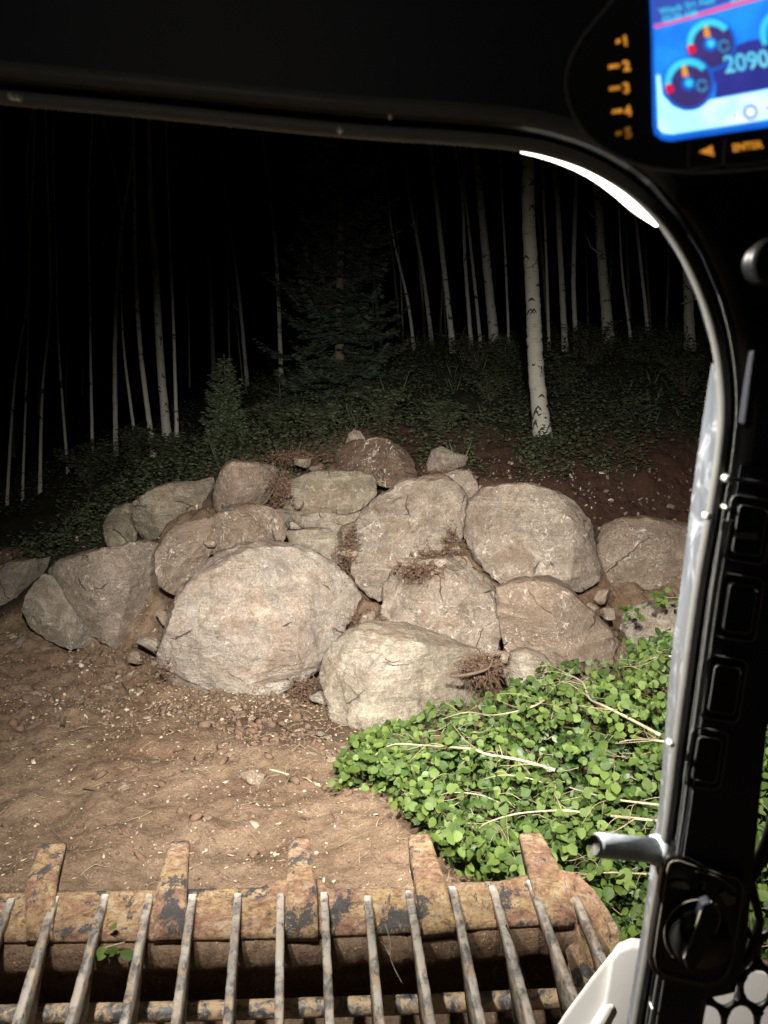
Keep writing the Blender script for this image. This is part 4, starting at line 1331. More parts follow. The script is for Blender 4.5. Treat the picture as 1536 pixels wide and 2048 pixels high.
stems = [
 ([(735,1523),(782,1490),(840,1490),(878,1493),(942,1498),(976,1509),(1040,1520),(1110,1540)], 5.5, "cut aspen branch with a thick pale stem at the left tip of the leaf heap"),
 ([(960,1655),(980,1643),(1037,1627),(1124,1621),(1197,1629),(1311,1641),(1420,1650)], 5.5, "cut aspen branch with a long straight stem across the front of the leaf heap"),
 ([(1140,1575),(1170,1584),(1220,1597),(1293,1607),(1420,1620)], 4.5, "cut aspen branch with a short stem in the right middle of the leaf heap"),
 ([(1120,1340),(1133,1347),(1165,1365),(1179,1397),(1206,1411),(1247,1431),(1320,1470)], 4.5, "cut aspen branch curving down from the top of the leaf heap"),
 ([(1230,1487),(1255,1481),(1290,1479),(1329,1483),(1440,1492)], 4.5, "cut aspen branch with a pale stem ending at the metal door edge"),
 ([(1150,1752),(1170,1750),(1215,1745),(1297,1748),(1440,1752)], 4, "cut aspen branch with a thin stem just behind the right end of the bucket"),
 ([(880,1440),(930,1425),(990,1430),(1060,1415),(1090,1400)], 3, "leafy aspen branch resting against the pale yellow boulder"),
 ([(960,1560),(1010,1550),(1070,1560),(1120,1580)], 2.5, "thin leafy aspen branch in the very middle of the leaf heap"),
 ([(860,1600),(900,1585),(960,1590),(1010,1610)], 2.5, "thin leafy aspen branch at the near edge of the heap above a bucket tooth"),
 ([(1260,1330),(1310,1315),(1380,1310),(1450,1300)], 3.5, "leafy aspen branch at the upper right of the leaf heap"),
]
# leaf meshes
def leaf_mesh(seed):
    R = np.random.RandomState(seed)
    n = 12
    pts = [(0, 0, 0)]
    fold = R.uniform(.05, .28); cup = R.uniform(-.15, .2)
    for k in range(n):
        a = 2 * math.pi * k / n
        r = .5 * (1 + R.uniform(-.03, .03))
        x, y = math.sin(a) * r * R.uniform(.95, 1.0), -math.cos(a) * r
        if k == n // 2: y *= 1.22
        if k in (n // 2 - 1, n // 2 + 1): y *= 1.02
        if k == 0: y *= .86
        pts.append((x, y, abs(x) * fold + cup * (y * y) + R.uniform(-.02, .02)))
    pts = np.array(pts); pts[:, 1] += .45
    V = list(pts); Fs = [(0, k + 1, (k + 1) % n + 1) for k in range(n)]
    # petiole
    V += [np.array([-.012, .03, .0]), np.array([.012, .03, .0]), np.array([.008, -.65, -.16]), np.array([-.008, -.65, -.16])]
    i = n + 1
    Fs += [(i, i + 1, i + 2), (i, i + 2, i + 3)]
    return np.array(V), np.array(Fs)
LM = []
for k in range(6):
    v, f = leaf_mesh(k)
    LM.append((mesh_np("leaf", v, [f], M['leaf'], smooth=True, link=False), v, f))

def leaf_matrix(p, size, R, face=0.75):
    # normal: between up and toward the camera, jittered
    to = (cam.location - p).normalized()
    n = (Vector((0, 0, 1)) * .45 + to * .55)
    j = R.gauss(0, 1)
    spread = .42 if R.random() < face else 1.3
    n = (n.normalized() + Vector((R.gauss(0, spread), R.gauss(0, spread), R.gauss(0, spread * .7)))).normalized()
    a = Vector((R.gauss(0, .8), R.gauss(0, .4) - .5, R.gauss(-.4, .5)))
    y = (a - n * a.dot(n)).normalized()
    x = y.cross(n)
    m = Matrix((x, y, n)).transposed().to_4x4()
    return Matrix.Translation(p) @ m @ Matrix.Diagonal((size * R.uniform(.78, 1.05), size, size, 1))

R = random.Random(99)
stem_roots = []
for k, (pts, r, lab) in enumerate(stems):
    P = [mound(px, py, .045) for px, py in pts]
    root = empty("aspen_branch", P[-1], lab, "branch", "cut leafy aspen branches in the heap")
    cc = catmull(P, 6)
    t = P[0].y / .95
    rr = [r / F * t * .5 * (.45 + .75 * i / len(cc)) * (1 + .08 * R.uniform(-1, 1)) for i in range(len(cc))]
    b = Bag(); b.tube([c - P[-1] for c in cc], rr, 8)
    so = b.build("stem", M['stem'], smooth=True); so.parent = root
    # twigs
    for q in range(9 if len(cc) > 20 else 6):
        j = R.randrange(1, len(cc) - 1); c = cc[j]
        d = (cc[min(j + 2, len(cc) - 1)] - cc[max(0, j - 2)]).normalized()
        s = R.choice((-1, 1))
        L = R.uniform(.10, .26)
        pv = Vector((-d.y, d.x, 0)) * s
        mid = c - d * L * .35 + pv * L * .5 + Vector((0, 0, R.uniform(-.03, .05)))
        end = c - d * L * .6 + pv * L * R.uniform(.7, 1.1) + Vector((0, 0, R.uniform(-.07, .03)))
        tb = Bag(); qq = catmull([c, mid, end], 5)
        tb.tube([x - P[-1] for x in qq], [rr[j] * .42 * (1 - .7 * i / len(qq)) for i in range(len(qq))], 5)
        for e in range(2):
            o0 = qq[R.randrange(3, len(qq))]
            dv = Vector((R.uniform(-1, 1), R.uniform(-1, 1), R.uniform(-.5, .3))).normalized() * L * .4
            tb.tube([o0 - P[-1], o0 + dv * .6 + Vector((0, 0, .008)) - P[-1], o0 + dv - P[-1]], [rr[j] * .2, rr[j] * .15, .0008], 4)
        to = tb.build("twig", M['twig'], smooth=True); to.parent = root
    stem_roots.append((root, pts, P[-1]))

# leaves in clusters on the surface
cands = []
tries = 0
while len(cands) < 2950 and tries < 60000:
    tries += 1
    px, py = R.uniform(670, 1560), R.uniform(1235, 1940)
    if not inside(px, py): continue
    gapn = float(vnoise(np.array([[px / 48., py / 34., 3.3]]), 5)[0])
    if gapn < -.34 and px > 820: continue
    for q in range(R.randint(1, 4)):
        qx, qy = px + R.gauss(0, 15), py + R.gauss(0, 12)
        e = edged(qx, qy)
        if not inside(qx, qy) and e > 12: continue
        # keep clear of pale stems
        near = 1e9
        for pts, r_, _ in stems[:6]:
            for a, b in zip(pts[:-1], pts[1:]):
                tt = max(0, min(1, ((qx - a[0]) * (b[0] - a[0]) + (qy - a[1]) * (b[1] - a[1])) / ((b[0] - a[0]) ** 2 + (b[1] - a[1]) ** 2)))
                near = min(near, math.hypot(a[0] + tt * (b[0] - a[0]) - qx, a[1] + tt * (b[1] - a[1]) - qy))
        low = near < 13 and R.random() < .85
        cands.append((qx, qy, -.05 if low else R.uniform(-.02, .06)))
cands = cands[:2700]
while len(cands) < 2900:
    px, py = R.uniform(672, 830), R.uniform(1440, 1590)
    if inside(px, py): cands.append((px, py, R.uniform(-.03, .05)))
per_branch = {k: [] for k in range(len(stems))}
for (qx, qy, dz) in cands:
    best = sorted(range(len(stems)), key=lambda k: min(math.hypot(a[0] - qx, a[1] - qy) for a in stems[k][0]))
    for k in best:
        if len(per_branch[k]) < 299:
            per_branch[k].append((qx, qy, dz)); break
nleaf = 0
for k, L in per_branch.items():
    root, pts, o0 = stem_roots[k]
    T = Matrix.Translation(-root.location)
    for (qx, qy, dz) in L:
        p = mound(qx, qy, dz + .03)
        o = bpy.data.objects.new("leaf", LM[R.randrange(6)][0])
        COL.objects.link(o)
        o.parent = root
        o.matrix_local = T @ leaf_matrix(p, R.choice((.028, .036, .043, .047, .05)) * R.uniform(.85, 1.1), R, .72)
        nleaf += 1
# leaves below as one mass, the heap's inner shade put in their colour
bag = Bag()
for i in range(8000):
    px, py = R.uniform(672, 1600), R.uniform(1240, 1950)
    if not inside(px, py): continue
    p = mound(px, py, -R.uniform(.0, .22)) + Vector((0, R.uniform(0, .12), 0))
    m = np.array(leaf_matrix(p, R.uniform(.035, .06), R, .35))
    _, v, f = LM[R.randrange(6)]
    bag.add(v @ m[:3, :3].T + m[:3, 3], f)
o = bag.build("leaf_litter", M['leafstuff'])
tag(o, "deeper mass of green aspen leaves inside the heap", kind='stuff')
tw = Bag()
for i in range(420):
    px, py = R.uniform(690, 1580), R.uniform(1270, 1930)
    if not inside(px, py) or edged(px, py) < 14: continue
    p = mound(px, py, R.uniform(-.06, .035))
    L = R.uniform(.04, .16); an = R.gauss(0, .7) + (math.pi if R.random() < .5 else 0)
    d = Vector((math.cos(an), math.sin(an), R.uniform(-.3, .3))) * L
    tw.tube(catmull([p, p + d * .5 + Vector((0, 0, R.uniform(-.02, .03))), p + d], 3), [.0022, .002, .0018, .0016, .0014, .0012, .001], 4, False)
tag(tw.build("twig_tangle", M['twig'], smooth=True), "tangle of thin twigs among the heaped leaves", kind='stuff')
# little sprigs
def sprig(name, lab, pos, n, rad, size, sd):
    R = random.Random(sd)
    root = empty(name, pos, lab, "sprig", "torn leafy sprigs")
    b = Bag(); b.tube([Vector((-rad, 0, 0)), Vector((0, 0, .01)), Vector((rad, 0, .02))], [.002, .003, .002], 5)
    s = b.build("stem", M['twig']); s.parent = root
    T = Matrix.Translation(-root.location)
    for i in range(n):
        p = Vector(pos) + Vector((R.uniform(-rad, rad), R.uniform(-.04, .04), R.uniform(-.02, .05)))
        o = bpy.data.objects.new("leaf", LM[R.randrange(6)][0]); COL.objects.link(o); o.parent = root
        o.matrix_local = T @ leaf_matrix(p, size * R.uniform(.8, 1.1), R, .7)
sprig("leafy_sprig", "sprig of leaves lying on the lower right grey boulder by the door edge", at_y(1345, 1198, 5.2), 34, .16, .045, 1)
sprig("leafy_sprig", "small sprig of leaves on the left shoulder of the lower right grey boulder", at_y(1265, 1228, 5.2), 16, .07, .042, 2)

# ------------------------------------------------------------------ rock bucket with bars
ZB = 0.585
bucket = empty("rock_bucket", at_z(560, 1800, ZB), "open barred rock bucket caked with mud and worn yellow paint, in front of the cab", "bucket")
BL = bucket.location
def zline(pts): return [at_z(px, py, ZB) for px, py in pts]
# cutting edge plate: fine grid with mud lumps
NX, NYY = 260, 24
farL = [(-160,1792),(0,1786),(140,1783),(300,1780),(520,1775),(560,1758),(640,1758),(660,1778),(800,1775),(840,1750),(900,1765),(1000,1762),(1050,1750),(1130,1742),(1165,1750)]
nearL = [(-160,1878),(0,1873),(300,1870),(560,1864),(800,1855),(1000,1843),(1130,1838),(1165,1838)]
def interp(L, x):
    return float(np.interp(x, [p[0] for p in L], [p[1] for p in L]))
V = []
for j in range(NYY + 1):
    for i in range(NX + 1):
        px = -160 + (1160 + 160) * i / NX
        py = interp(farL, px) + (interp(nearL, px) - interp(farL, px)) * j / NYY
        p = at_z(px, py, ZB)
        V.append(tuple(p))
V = np.array(V)
lump = fbm(V * 22, 5, 4, .6) * .004 + np.clip(fbm(V * 6, 15, 3), 0, 1) * .007
ed = np.tile(np.minimum(1, np.minimum(np.arange(NYY + 1), NYY - np.arange(NYY + 1)) / 2.0)[:, None], (1, NX + 1)).ravel()
Vt = V.copy(); Vt[:, 2] += lump * ed
Vb = V.copy(); Vb[:, 2] -= .024
I = np.arange((NX + 1) * (NYY + 1)).reshape(NYY + 1, NX + 1); n0 = len(V)
top = np.stack([I[:-1, :-1].ravel(), I[1:, :-1].ravel(), I[1:, 1:].ravel(), I[:-1, 1:].ravel()], 1)
side = []
for i in range(NX):
    side.append((I[0, i], I[0, i + 1], I[0, i + 1] + n0, I[0, i] + n0))
    side.append((I[-1, i + 1], I[-1, i], I[-1, i] + n0, I[-1, i + 1] + n0))
for j in range(NYY):
    side.append((I[j + 1, 0], I[j, 0], I[j, 0] + n0, I[j + 1, 0] + n0))
    side.append((I[j, -1], I[j + 1, -1], I[j + 1, -1] + n0, I[j, -1] + n0))
mesh_np("cutting_edge", np.vstack([Vt, Vb]) - np.array(BL), [top, np.array(side), top[:, ::-1] + n0], M['steel'], smooth=True).parent = bucket
# beam under the edge, rounded, with packed soil; recessed skirt added to keep the gap dark
V = []
prof = [(0.0, -.022), (-.012, -.03), (-.019, -.05), (-.018, -.08), (-.010, -.105), (.006, -.122), (.04, -.132), (.11, -.135), (.118, -.15), (.12, -.22), (.12, -.33), (.20, -.33), (.2, -.03)]
for i in range(NX + 1):
    px = -160 + 1320 * i / NX
    p = at_z(px, interp(nearL, px) - 1, ZB)
    for (a, b) in prof: V.append((p.x, p.y + a + .004, p.z + b))
V = np.array(V); V += (fbm(V * 16, 8, 4, .6)[:, None] * .006) * np.array([0, 1, 1])
m = len(prof); I = np.arange(len(V)).reshape(NX + 1, m)
Fq = np.stack([I[:-1, :-1].ravel(), I[1:, :-1].ravel(), I[1:, 1:].ravel(), I[:-1, 1:].ravel()], 1)
mesh_np("lip_beam", V - np.array(BL), [Fq], M['dirt'], smooth=True).parent = bucket
# teeth
teeth = [([(82,1688),(133,1684),(118,1745),(112,1790),(105,1868),(52,1868),(50,1790),(62,1745)], "grey worn steel tooth, first from the left"),
         ([(342,1682),(379,1680),(376,1740),(374,1790),(372,1864),(306,1866),(312,1790),(325,1740)], None),
         ([(578,1676),(620,1674),(626,1730),(634,1790),(636,1862),(566,1862),(572,1790),(576,1730)], None),
         ([(816,1668),(858,1666),(872,1712),(890,1770),(912,1850),(846,1856),(832,1780),(820,1715)], "muddy tooth with rusty root threads"),
         ([(1037,1666),(1082,1664),(1104,1712),(1128,1760),(1150,1836),(1082,1842),(1062,1770),(1048,1712)], "rusty brown tooth nearest the side plate")]
for k, (pl, lb) in enumerate(teeth):
    N2 = 9
    L = []
    lp = pl[-1:-5:-1]  # left side bottom->top
    left = [pl[0], pl[7], pl[6], pl[5]]; right = [pl[1], pl[2], pl[3], pl[4]]
    def samp(Ls, u):
        f = u * 3; a = int(min(f, 2)); return (Ls[a][0] + (Ls[a + 1][0] - Ls[a][0]) * (f - a), Ls[a][1] + (Ls[a + 1][1] - Ls[a][1]) * (f - a))
    rows = 26; colsn = 10
    V = []
    for j in range(rows + 1):
        u = j / rows
        a = samp(left, u); b = samp(right, u)
        ez = .006 + .030 * min(1, u * 2.2) ** .7 - (.012 if u > .8 else 0)
        for i in range(colsn + 1):
            s = i / colsn
            cr = 1 if 0 < i < colsn else 0
            p = at_z(a[0] + (b[0] - a[0]) * s, a[1] + (b[1] - a[1]) * s, ZB + ez * .5)
            V.append((p.x, p.y, ZB + ez - (0 if cr else .006) - (0.004 if j == 0 else 0)))
    V = np.array(V); V[:, 2] += fbm(V * 30, k + 3, 3, .6) * .002
    nn = len(V); Vb = V.copy(); Vb[:, 2] = ZB - .02
    I = np.arange(nn).reshape(rows + 1, colsn + 1)
    top = np.stack([I[:-1, :-1].ravel(), I[1:, :-1].ravel(), I[1:, 1:].ravel(), I[:-1, 1:].ravel()], 1)
    side = [(I[0, i], I[0, i + 1], I[0, i + 1] + nn, I[0, i] + nn) for i in range(colsn)]
    side += [(I[-1, i + 1], I[-1, i], I[-1, i] + nn, I[-1, i + 1] + nn) for i in range(colsn)]
    side += [(I[j + 1, 0], I[j, 0], I[j, 0] + nn, I[j + 1, 0] + nn) for j in range(rows)]
    side += [(I[j, -1], I[j + 1, -1], I[j + 1, -1] + nn, I[j, -1] + nn) for j in range(rows)]
    o = mesh_np("tooth", np.vstack([V, Vb]) - np.array(BL), [top, np.array(side), top[:, ::-1] + nn], M['steel'], smooth=True)
    o.parent = bucket
    if lb: o['label'] = lb
# bars
bars = [((-78,1800),(-185,2048)), ((22,1800),(-75,2048)),((110,1796),(34,2048)),((210,1792),(139,2048)),((299,1792),(248,2048)),((385,1792),(351,2048)),((476,1790),(455,2048)),((561,1790),(558,2048)),((648,1788),(660,2048)),((735,1795),(760,2048)),((818,1785),(862,2048)),((905,1776),(962,2048)),((985,1774),(1062,2048)),((1060,1764),(1168,2048)),((1135,1762),(1262,2048))]
for k, ((x1, y1), (x2, y2)) in enumerate(bars):
    a = at_z(x1, y1 - 4, ZB + .014)
    xm = x1 + (x2 - x1) * (1885 - y1) / (y2 - y1)
    mid_ = at_z(xm, 1885, ZB + .030)
    b = at_t(x2, y2, 1.90)
    d = (b - a)
    c = b + (b - mid_) * 1.3
    hw = .0112
    rows = []
    N2 = 22
    for i in range(N2 + 1):
        u = i / N2
        p = a.lerp(mid_, u / .25) if u < .25 else mid_.lerp(c, (u - .25) / .75)
        h = .026 if u < .25 else min(.105, .026 + .5 * (u - .25) * d.length * 2)
        zoff = .010 * math.sin(min(1, u * 3) * math.pi / 2)
        jit = 0.0007 * math.sin(i * 2.3 + k)
        w = hw
        rows.append([(p.x - w + jit, p.y, p.z + zoff - .002), (p.x - w * .6 + jit, p.y, p.z + zoff), (p.x + w * .6 + jit, p.y, p.z + zoff), (p.x + w + jit, p.y, p.z + zoff - .002),
                     (p.x + w, p.y, p.z - h), (p.x - w, p.y, p.z - h)])
    V = np.array(rows).reshape(-1, 3) - np.array(BL)
    I = np.arange(len(V)).reshape(N2 + 1, 6); I2 = np.roll(I, -1, axis=1)
    Fq = np.stack([I[:-1].ravel(), I2[:-1].ravel(), I2[1:].ravel(), I[1:].ravel()], 1)
    caps = np.array([[I[0, 0], I[0, 1], I[0, 2], I[0, 3]], [I[0, 0], I[0, 3], I[0, 4], I[0, 5]], [I[-1, 3], I[-1, 2], I[-1, 1], I[-1, 0]], [I[-1, 5], I[-1, 4], I[-1, 3], I[-1, 0]]])
    mesh_np("bar", V, [Fq, caps], M['bar']).parent = bucket
# cross pipe
pp = [at_t(px, py, 2.08) for px, py in ((-260, 2042), (0, 2030), (300, 2024), (600, 2016), (900, 2006), (1180, 1994))]
bag = Bag(); bag.tube([q - BL for q in catmull(pp, 8)], .0245, 18)
bag.build("cross_pipe", M['pipe'], smooth=True).parent = bucket
pp = [at_t(px, py, 1.72) for px, py in ((-260, 2300), (600, 2275), (1300, 2250))]
bag = Bag(); bag.tube([q - BL for q in pp], .0245, 14)
bag.build("cross_pipe", M['pipe'], smooth=True).parent = bucket
# back floor plate below the pipe
V = []
for j in range(9):
    for i in range(101):
        px = -260 + 1500 * i / 100
        y0 = 2046 - 0.03 * px + 6 * math.sin(px * .03) 
        p = at_t(px, y0 - 12 + j * 45, 2.24 - .05 * j)
        V.append(tuple(p))
V = np.array(V); V += fbm(V * 14, 4, 4)[:, None] * .008
I = np.arange(len(V)).reshape(9, 101)
Fq = np.stack([I[:-1, :-1].ravel(), I[1:, :-1].ravel(), I[1:, 1:].ravel(), I[:-1, 1:].ravel()], 1)
mesh_np("heel_plate", V - np.array(BL), [Fq], M['dirt'], smooth=True).parent = bucket
# side plate
def prism(name, pts3, ext, mat, parent, bev=0.0, smooth=False):
    import bmesh
    bm = bmesh.new()
    vs = [bm.verts.new(tuple(p - parent.location if parent else p)) for p in pts3]
    f = bm.faces.new(vs)
    r = bmesh.ops.extrude_face_region(bm, geom=[f])
    bmesh.ops.translate(bm, vec=ext, verts=[e for e in r['geom'] if isinstance(e, bmesh.types.BMVert)])
    if bev > 0:
        bmesh.ops.bevel(bm, geom=[e for e in bm.edges], offset=bev, segments=3, affect='EDGES', profile=.6)
    bmesh.ops.recalc_face_normals(bm, faces=bm.faces)
    me = bpy.data.meshes.new(name); bm.to_mesh(me); bm.free()
    me.materials.append(mat)
    if smooth:
        for p in me.polygons: p.use_smooth = True
    o = bpy.data.objects.new(name, me); COL.objects.link(o)
    if parent: o.parent = parent
    return o
sp = []
for px, py, t in ((1118,1738,2.36),(1152,1745,2.34),(1188,1778,2.30),(1216,1818,2.25),(1238,1858,2.21),(1240,1890,2.15),(1222,1935,2.08),(1250,2060,1.95),(1200,2060,1.97),(1150,1900,2.2)):
    sp.append(at_t(px, py, t))
prism("side_plate", sp, Vector((-.022, 0, -.03)), M['steel'], bucket, 0.003)
gus = [at_t(1128, 1752, 2.34), at_t(1168, 1765, 2.32), at_t(1215, 1850, 2.2), at_t(1232, 1960, 2.08), at_t(1190, 1950, 2.1), at_t(1150, 1850, 2.22)]
prism("side_gusset", gus, Vector((-.01, .0, -.05)), M['steel'], bucket, 0.003)
sprig("leafy_sprig", "dark green sprig caught behind the bucket lip at the left", at_t(225, 1898, 2.13), 9, .035, .036, 4)

# ------------------------------------------------------------------ white loader arm
arm = empty("lift_boom", at_t(1280, 2000, 1.5), "white painted loader arm at the lower right beyond the door pillar", "boom")
def polyt(L, t): return [at_t(px, py, t) for px, py in L]
prism("arm_shell", polyt([(1096,2075),(1130,2022),(1182,1952),(1222,1902),(1244,1884),(1268,1876),(1300,1880),(1420,1915),(1620,1960),(1660,2300),(1000,2300)], 1.55), Vector((.02, .07, -.10)), M['white'], arm, .012, True)
prism("arm_cover", polyt([(1200,2090),(1212,1985),(1222,1920),(1236,1902),(1262,1892),(1300,1896),(1300,2150),(1200,2150)], 1.535), Vector((.01, .03, 0)), M['white'], arm, .008, True)
prism("arm_rib", polyt([(1138,2150),(1188,2060),(1218,2010),(1232,2014),(1200,2075),(1165,2150)], 1.53), Vector((.0, .03, 0)), M['white'], arm, .006, True)

# ------------------------------------------------------------------ cab
KY = .12
def on_door(px, py, k=.72):
    d = ray(px, py)
    t = k / (d.y + KY * d.z)
    return Vector((0, 0, CAMZ)) + d * t
DN = Vector((0, -1, -KY)).normalized()      # toward the driver
cab = empty("loader_cab", (0, .72, 1.2), "black loader cab interior: door opening with rounded corner, header and right pillar", "cab")
CL = cab.location
S = [(-220,170),(-150,178),(0,194),(300,222),(680,260),(900,275),(1040,288),(1120,306),(1190,333),(1260,376),(1320,433),(1366,500),(1402,575),(1427,650),(1443,730),(1449,820),(1440,920),(1421,1040),(1397,1180),(1374,1350),(1354,1500),(1340,1620),(1322,1740),(1300,1880),(1272,2048),(1258,2160)]
SC = catmull([on_door(px, py) for px, py in S], 8)
bag = Bag(); bag.tube([q - CL for q in SC], .0058, 12)
bag.build("door_seal", M['rubber'], smooth=True).parent = cab
# outward normals (away from the opening), in the door plane
OUT = []
for i in range(len(SC)):
    a = SC[max(0, i - 1)]; b = SC[min(len(SC) - 1, i + 1)]
    t = (b - a).normalized()
    OUT.append(DN.cross(t).normalized() * (1 if DN.cross(t).dot(Vector((1, 0, 1))) > 0 else -1))
def sweep(name, prof, mat, i0=0, i1=None, closed=False):
    i1 = i1 or len(SC)
    V = []
    for i in range(i0, i1):
        for (u, w) in prof: V.append(tuple(SC[i] + OUT[i] * u + DN * w - CL))
    m = len(prof); n = i1 - i0
    I = np.arange(n * m).reshape(n, m)
    if closed:
        I2 = np.roll(I, -1, 1)
        Fq = np.stack([I[:-1].ravel(), I2[:-1].ravel(), I2[1:].ravel(), I[1:].ravel()], 1)
    else:
        Fq = np.stack([I[:-1, :-1].ravel(), I[1:, :-1].ravel(), I[1:, 1:].ravel(), I[:-1, 1:].ravel()], 1)
    o = mesh_np(name, np.array(V), [Fq], mat, smooth=True)
    o.parent = cab
    return o
sweep("seal_groove", [(.004, -.006), (.006, -.016), (.0125, -.016), (.0125, .006)], M['void'])
sweep("trim_lip", [(.012, -.01), (.0122, .004), (.014, .009), (.018, .011), (.023, .010), (.030, .005), (.05, .002), (.075, .001)], M['darkrubber'])
# outer steel flange catching the light, seen inside the seal edge
fl_out = [(1441,728),(1446,800),(1446,860),(1434,940),(1414,1050),(1390,1180),(1366,1350),(1347,1500),(1333,1620),(1316,1740),(1294,1880),(1266,2048),(1250,2160)]
fl_in = [(1434,726),(1422,800),(1413,860),(1400,950),(1387,1050),(1372,1170),(1351,1330),(1338,1480),(1326,1620),(1310,1740),(1290,1880),(1262,2048),(1246,2160)]
V = []
a_ = catmull([on_door(px, py, .735) for px, py in fl_out], 6); b_ = catmull([on_door(px - 1.0, py, .772) for px, py in fl_in], 6)
c_ = [p + Vector((.0, .012, 0)) for p in b_]
for p, q, r in zip(a_, b_, c_):
    V += [tuple(p - CL), tuple(p.lerp(q, .5) + Vector((-.001, 0, 0)) - CL), tuple(q - CL), tuple(r - CL)]
I = np.arange(len(V)).reshape(len(a_), 4)
Fq = np.stack([I[:-1, :-1].ravel(), I[1:, :-1].ravel(), I[1:, 1:].ravel(), I[:-1, 1:].ravel()], 1)
o = mesh_np("door_flange", np.array(V), [Fq], M['scuff'], smooth=False); o.parent = cab
# frame edge along the corner, work-lamp glare put in as emission
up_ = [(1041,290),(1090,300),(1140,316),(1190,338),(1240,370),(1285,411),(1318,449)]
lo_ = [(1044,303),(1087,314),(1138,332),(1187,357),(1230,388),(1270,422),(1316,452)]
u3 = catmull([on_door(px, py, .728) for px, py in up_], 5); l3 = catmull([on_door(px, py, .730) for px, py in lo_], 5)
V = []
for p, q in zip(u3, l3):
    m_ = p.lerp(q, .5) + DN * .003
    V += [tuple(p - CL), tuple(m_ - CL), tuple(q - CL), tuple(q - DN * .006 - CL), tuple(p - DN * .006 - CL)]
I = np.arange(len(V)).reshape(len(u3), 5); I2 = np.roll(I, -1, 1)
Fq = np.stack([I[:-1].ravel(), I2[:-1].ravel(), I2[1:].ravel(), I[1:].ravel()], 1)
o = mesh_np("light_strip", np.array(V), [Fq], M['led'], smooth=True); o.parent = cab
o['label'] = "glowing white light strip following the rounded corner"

def panel(name, pts, k, mat, parent, thick=.02, bev=0.0, label=None, smooth=False):
    P = [on_door(px, py, k) for px, py in pts]
    o = prism(name, P, -DN * thick, mat, parent, bev, smooth)
    if label: o['label'] = label
    return o
# big moulded panels
panel("header_panel", [(-260,120),(0,148),(300,178),(680,215),(900,232),(1040,246),(1140,268),(1225,305),(1300,360),(1362,430),(1412,510),(1450,600),(1478,700),(1492,800),(1488,925),(1760,960),(1760,-760),(-260,-760)], .712, M['plastic'], cab, .06)
panel("pillar_panel", [(1482,930),(1462,1050),(1436,1190),(1412,1350),(1392,1500),(1376,1620),(1352,1760),(1330,1880),(1304,2048),(1292,2160),(1396,2160),(1402,2000),(1470,1985),(1492,1900),(1505,1760),(1520,1600),(1535,1450),(1760,1440),(1760,930)], .708, M['plastic'], cab, .05)
# header crease and bolts
for (px, py, r) in ((28,196,6),(40,199,5),(680,262,5.5),(1449,955,8),(1410,1030,8),(1446,1012,5),(1338,1482,8),(780,236,4),(1300,2005,3)):
    c = on_door(px, py, .71) + DN * .006
    b = Bag(); r3 = r * .00045
    b.tube([c - DN * .006 - CL, c - CL, c + DN * .002 - CL, c + DN * .003 - CL], [r3, r3, r3 * .8, r3 * .35], 12)
    b.build("bolt", M['bolt'], smooth=True).parent = cab
# black disc for a round hole's dark, and vent knob, on the upper right trim
def disc(name, px, py, r, k, mat, parent, h=.006, seg=24, rim=None):
    c = on_door(px, py, k)
    b = Bag(); r3 = r / F * k / 1.0
    b.tube([c - parent.location, c + DN * h * .7 - parent.location, c + DN * h - parent.location, c + DN * (h + .0005) - parent.location], [r3, r3, r3 * .88, r3 * .2], seg)
    o = b.build(name, mat, parent=None, smooth=True); o.parent = parent
    return o
disc("plug", 1372, 395, 19, .708, M['void'], cab, .0015)
disc("vent_knob", 1530, 525, 46, .70, M['plastic2'], cab, .02)
panel("grab_rail", [(1505,700),(1520,702),(1500,850),(1486,850)], .70, M['plastic'], cab, .012, .003)
# grooves along the pillar
for off, mat, r in ((16, M['darkrubber'], .0016), (30, M['darkrubber'], .0012)):
    b = Bag(); b.tube([on_door(px + off + 12, py, .704) - CL for px, py in S[17:]], r, 6); b.build("pillar_ridge", mat, smooth=True).parent = cab
b = Bag(); b.tube([on_door(px, py, .703) - CL for px, py in ((1452, 957), (1500, 962), (1560, 972))], .0016, 6); b.build("pillar_ridge", M['darkrubber'], smooth=True).parent = cab

def rrect(cx, cyy, w, h, ang, rad, n=6, skew=0.0):
    out = []
    ca, sa = math.cos(ang), math.sin(ang)
    for (sx, sy, a0) in ((1, -1, -90), (1, 1, 0), (-1, 1, 90), (-1, -1, 180)):
        for k in range(n + 1):
            a = math.radians(a0 + 90 * k / n)
            x = sx * (w / 2 - rad) + rad * math.cos(a); y = sy * (h / 2 - rad) + rad * math.sin(a)
            x += skew * y
            out.append((cx + x * ca - y * sa, cyy + x * sa + y * ca))
    return out
def loop_tube(name, pts, k, r, mat, parent):
    P = [on_door(px, py, k) - parent.location for px, py in pts]
    b = Bag(); b.tube(P + [P[0], P[1]], r, 6, False)
    o = b.build(name, mat, smooth=True); o.parent = parent
    return o
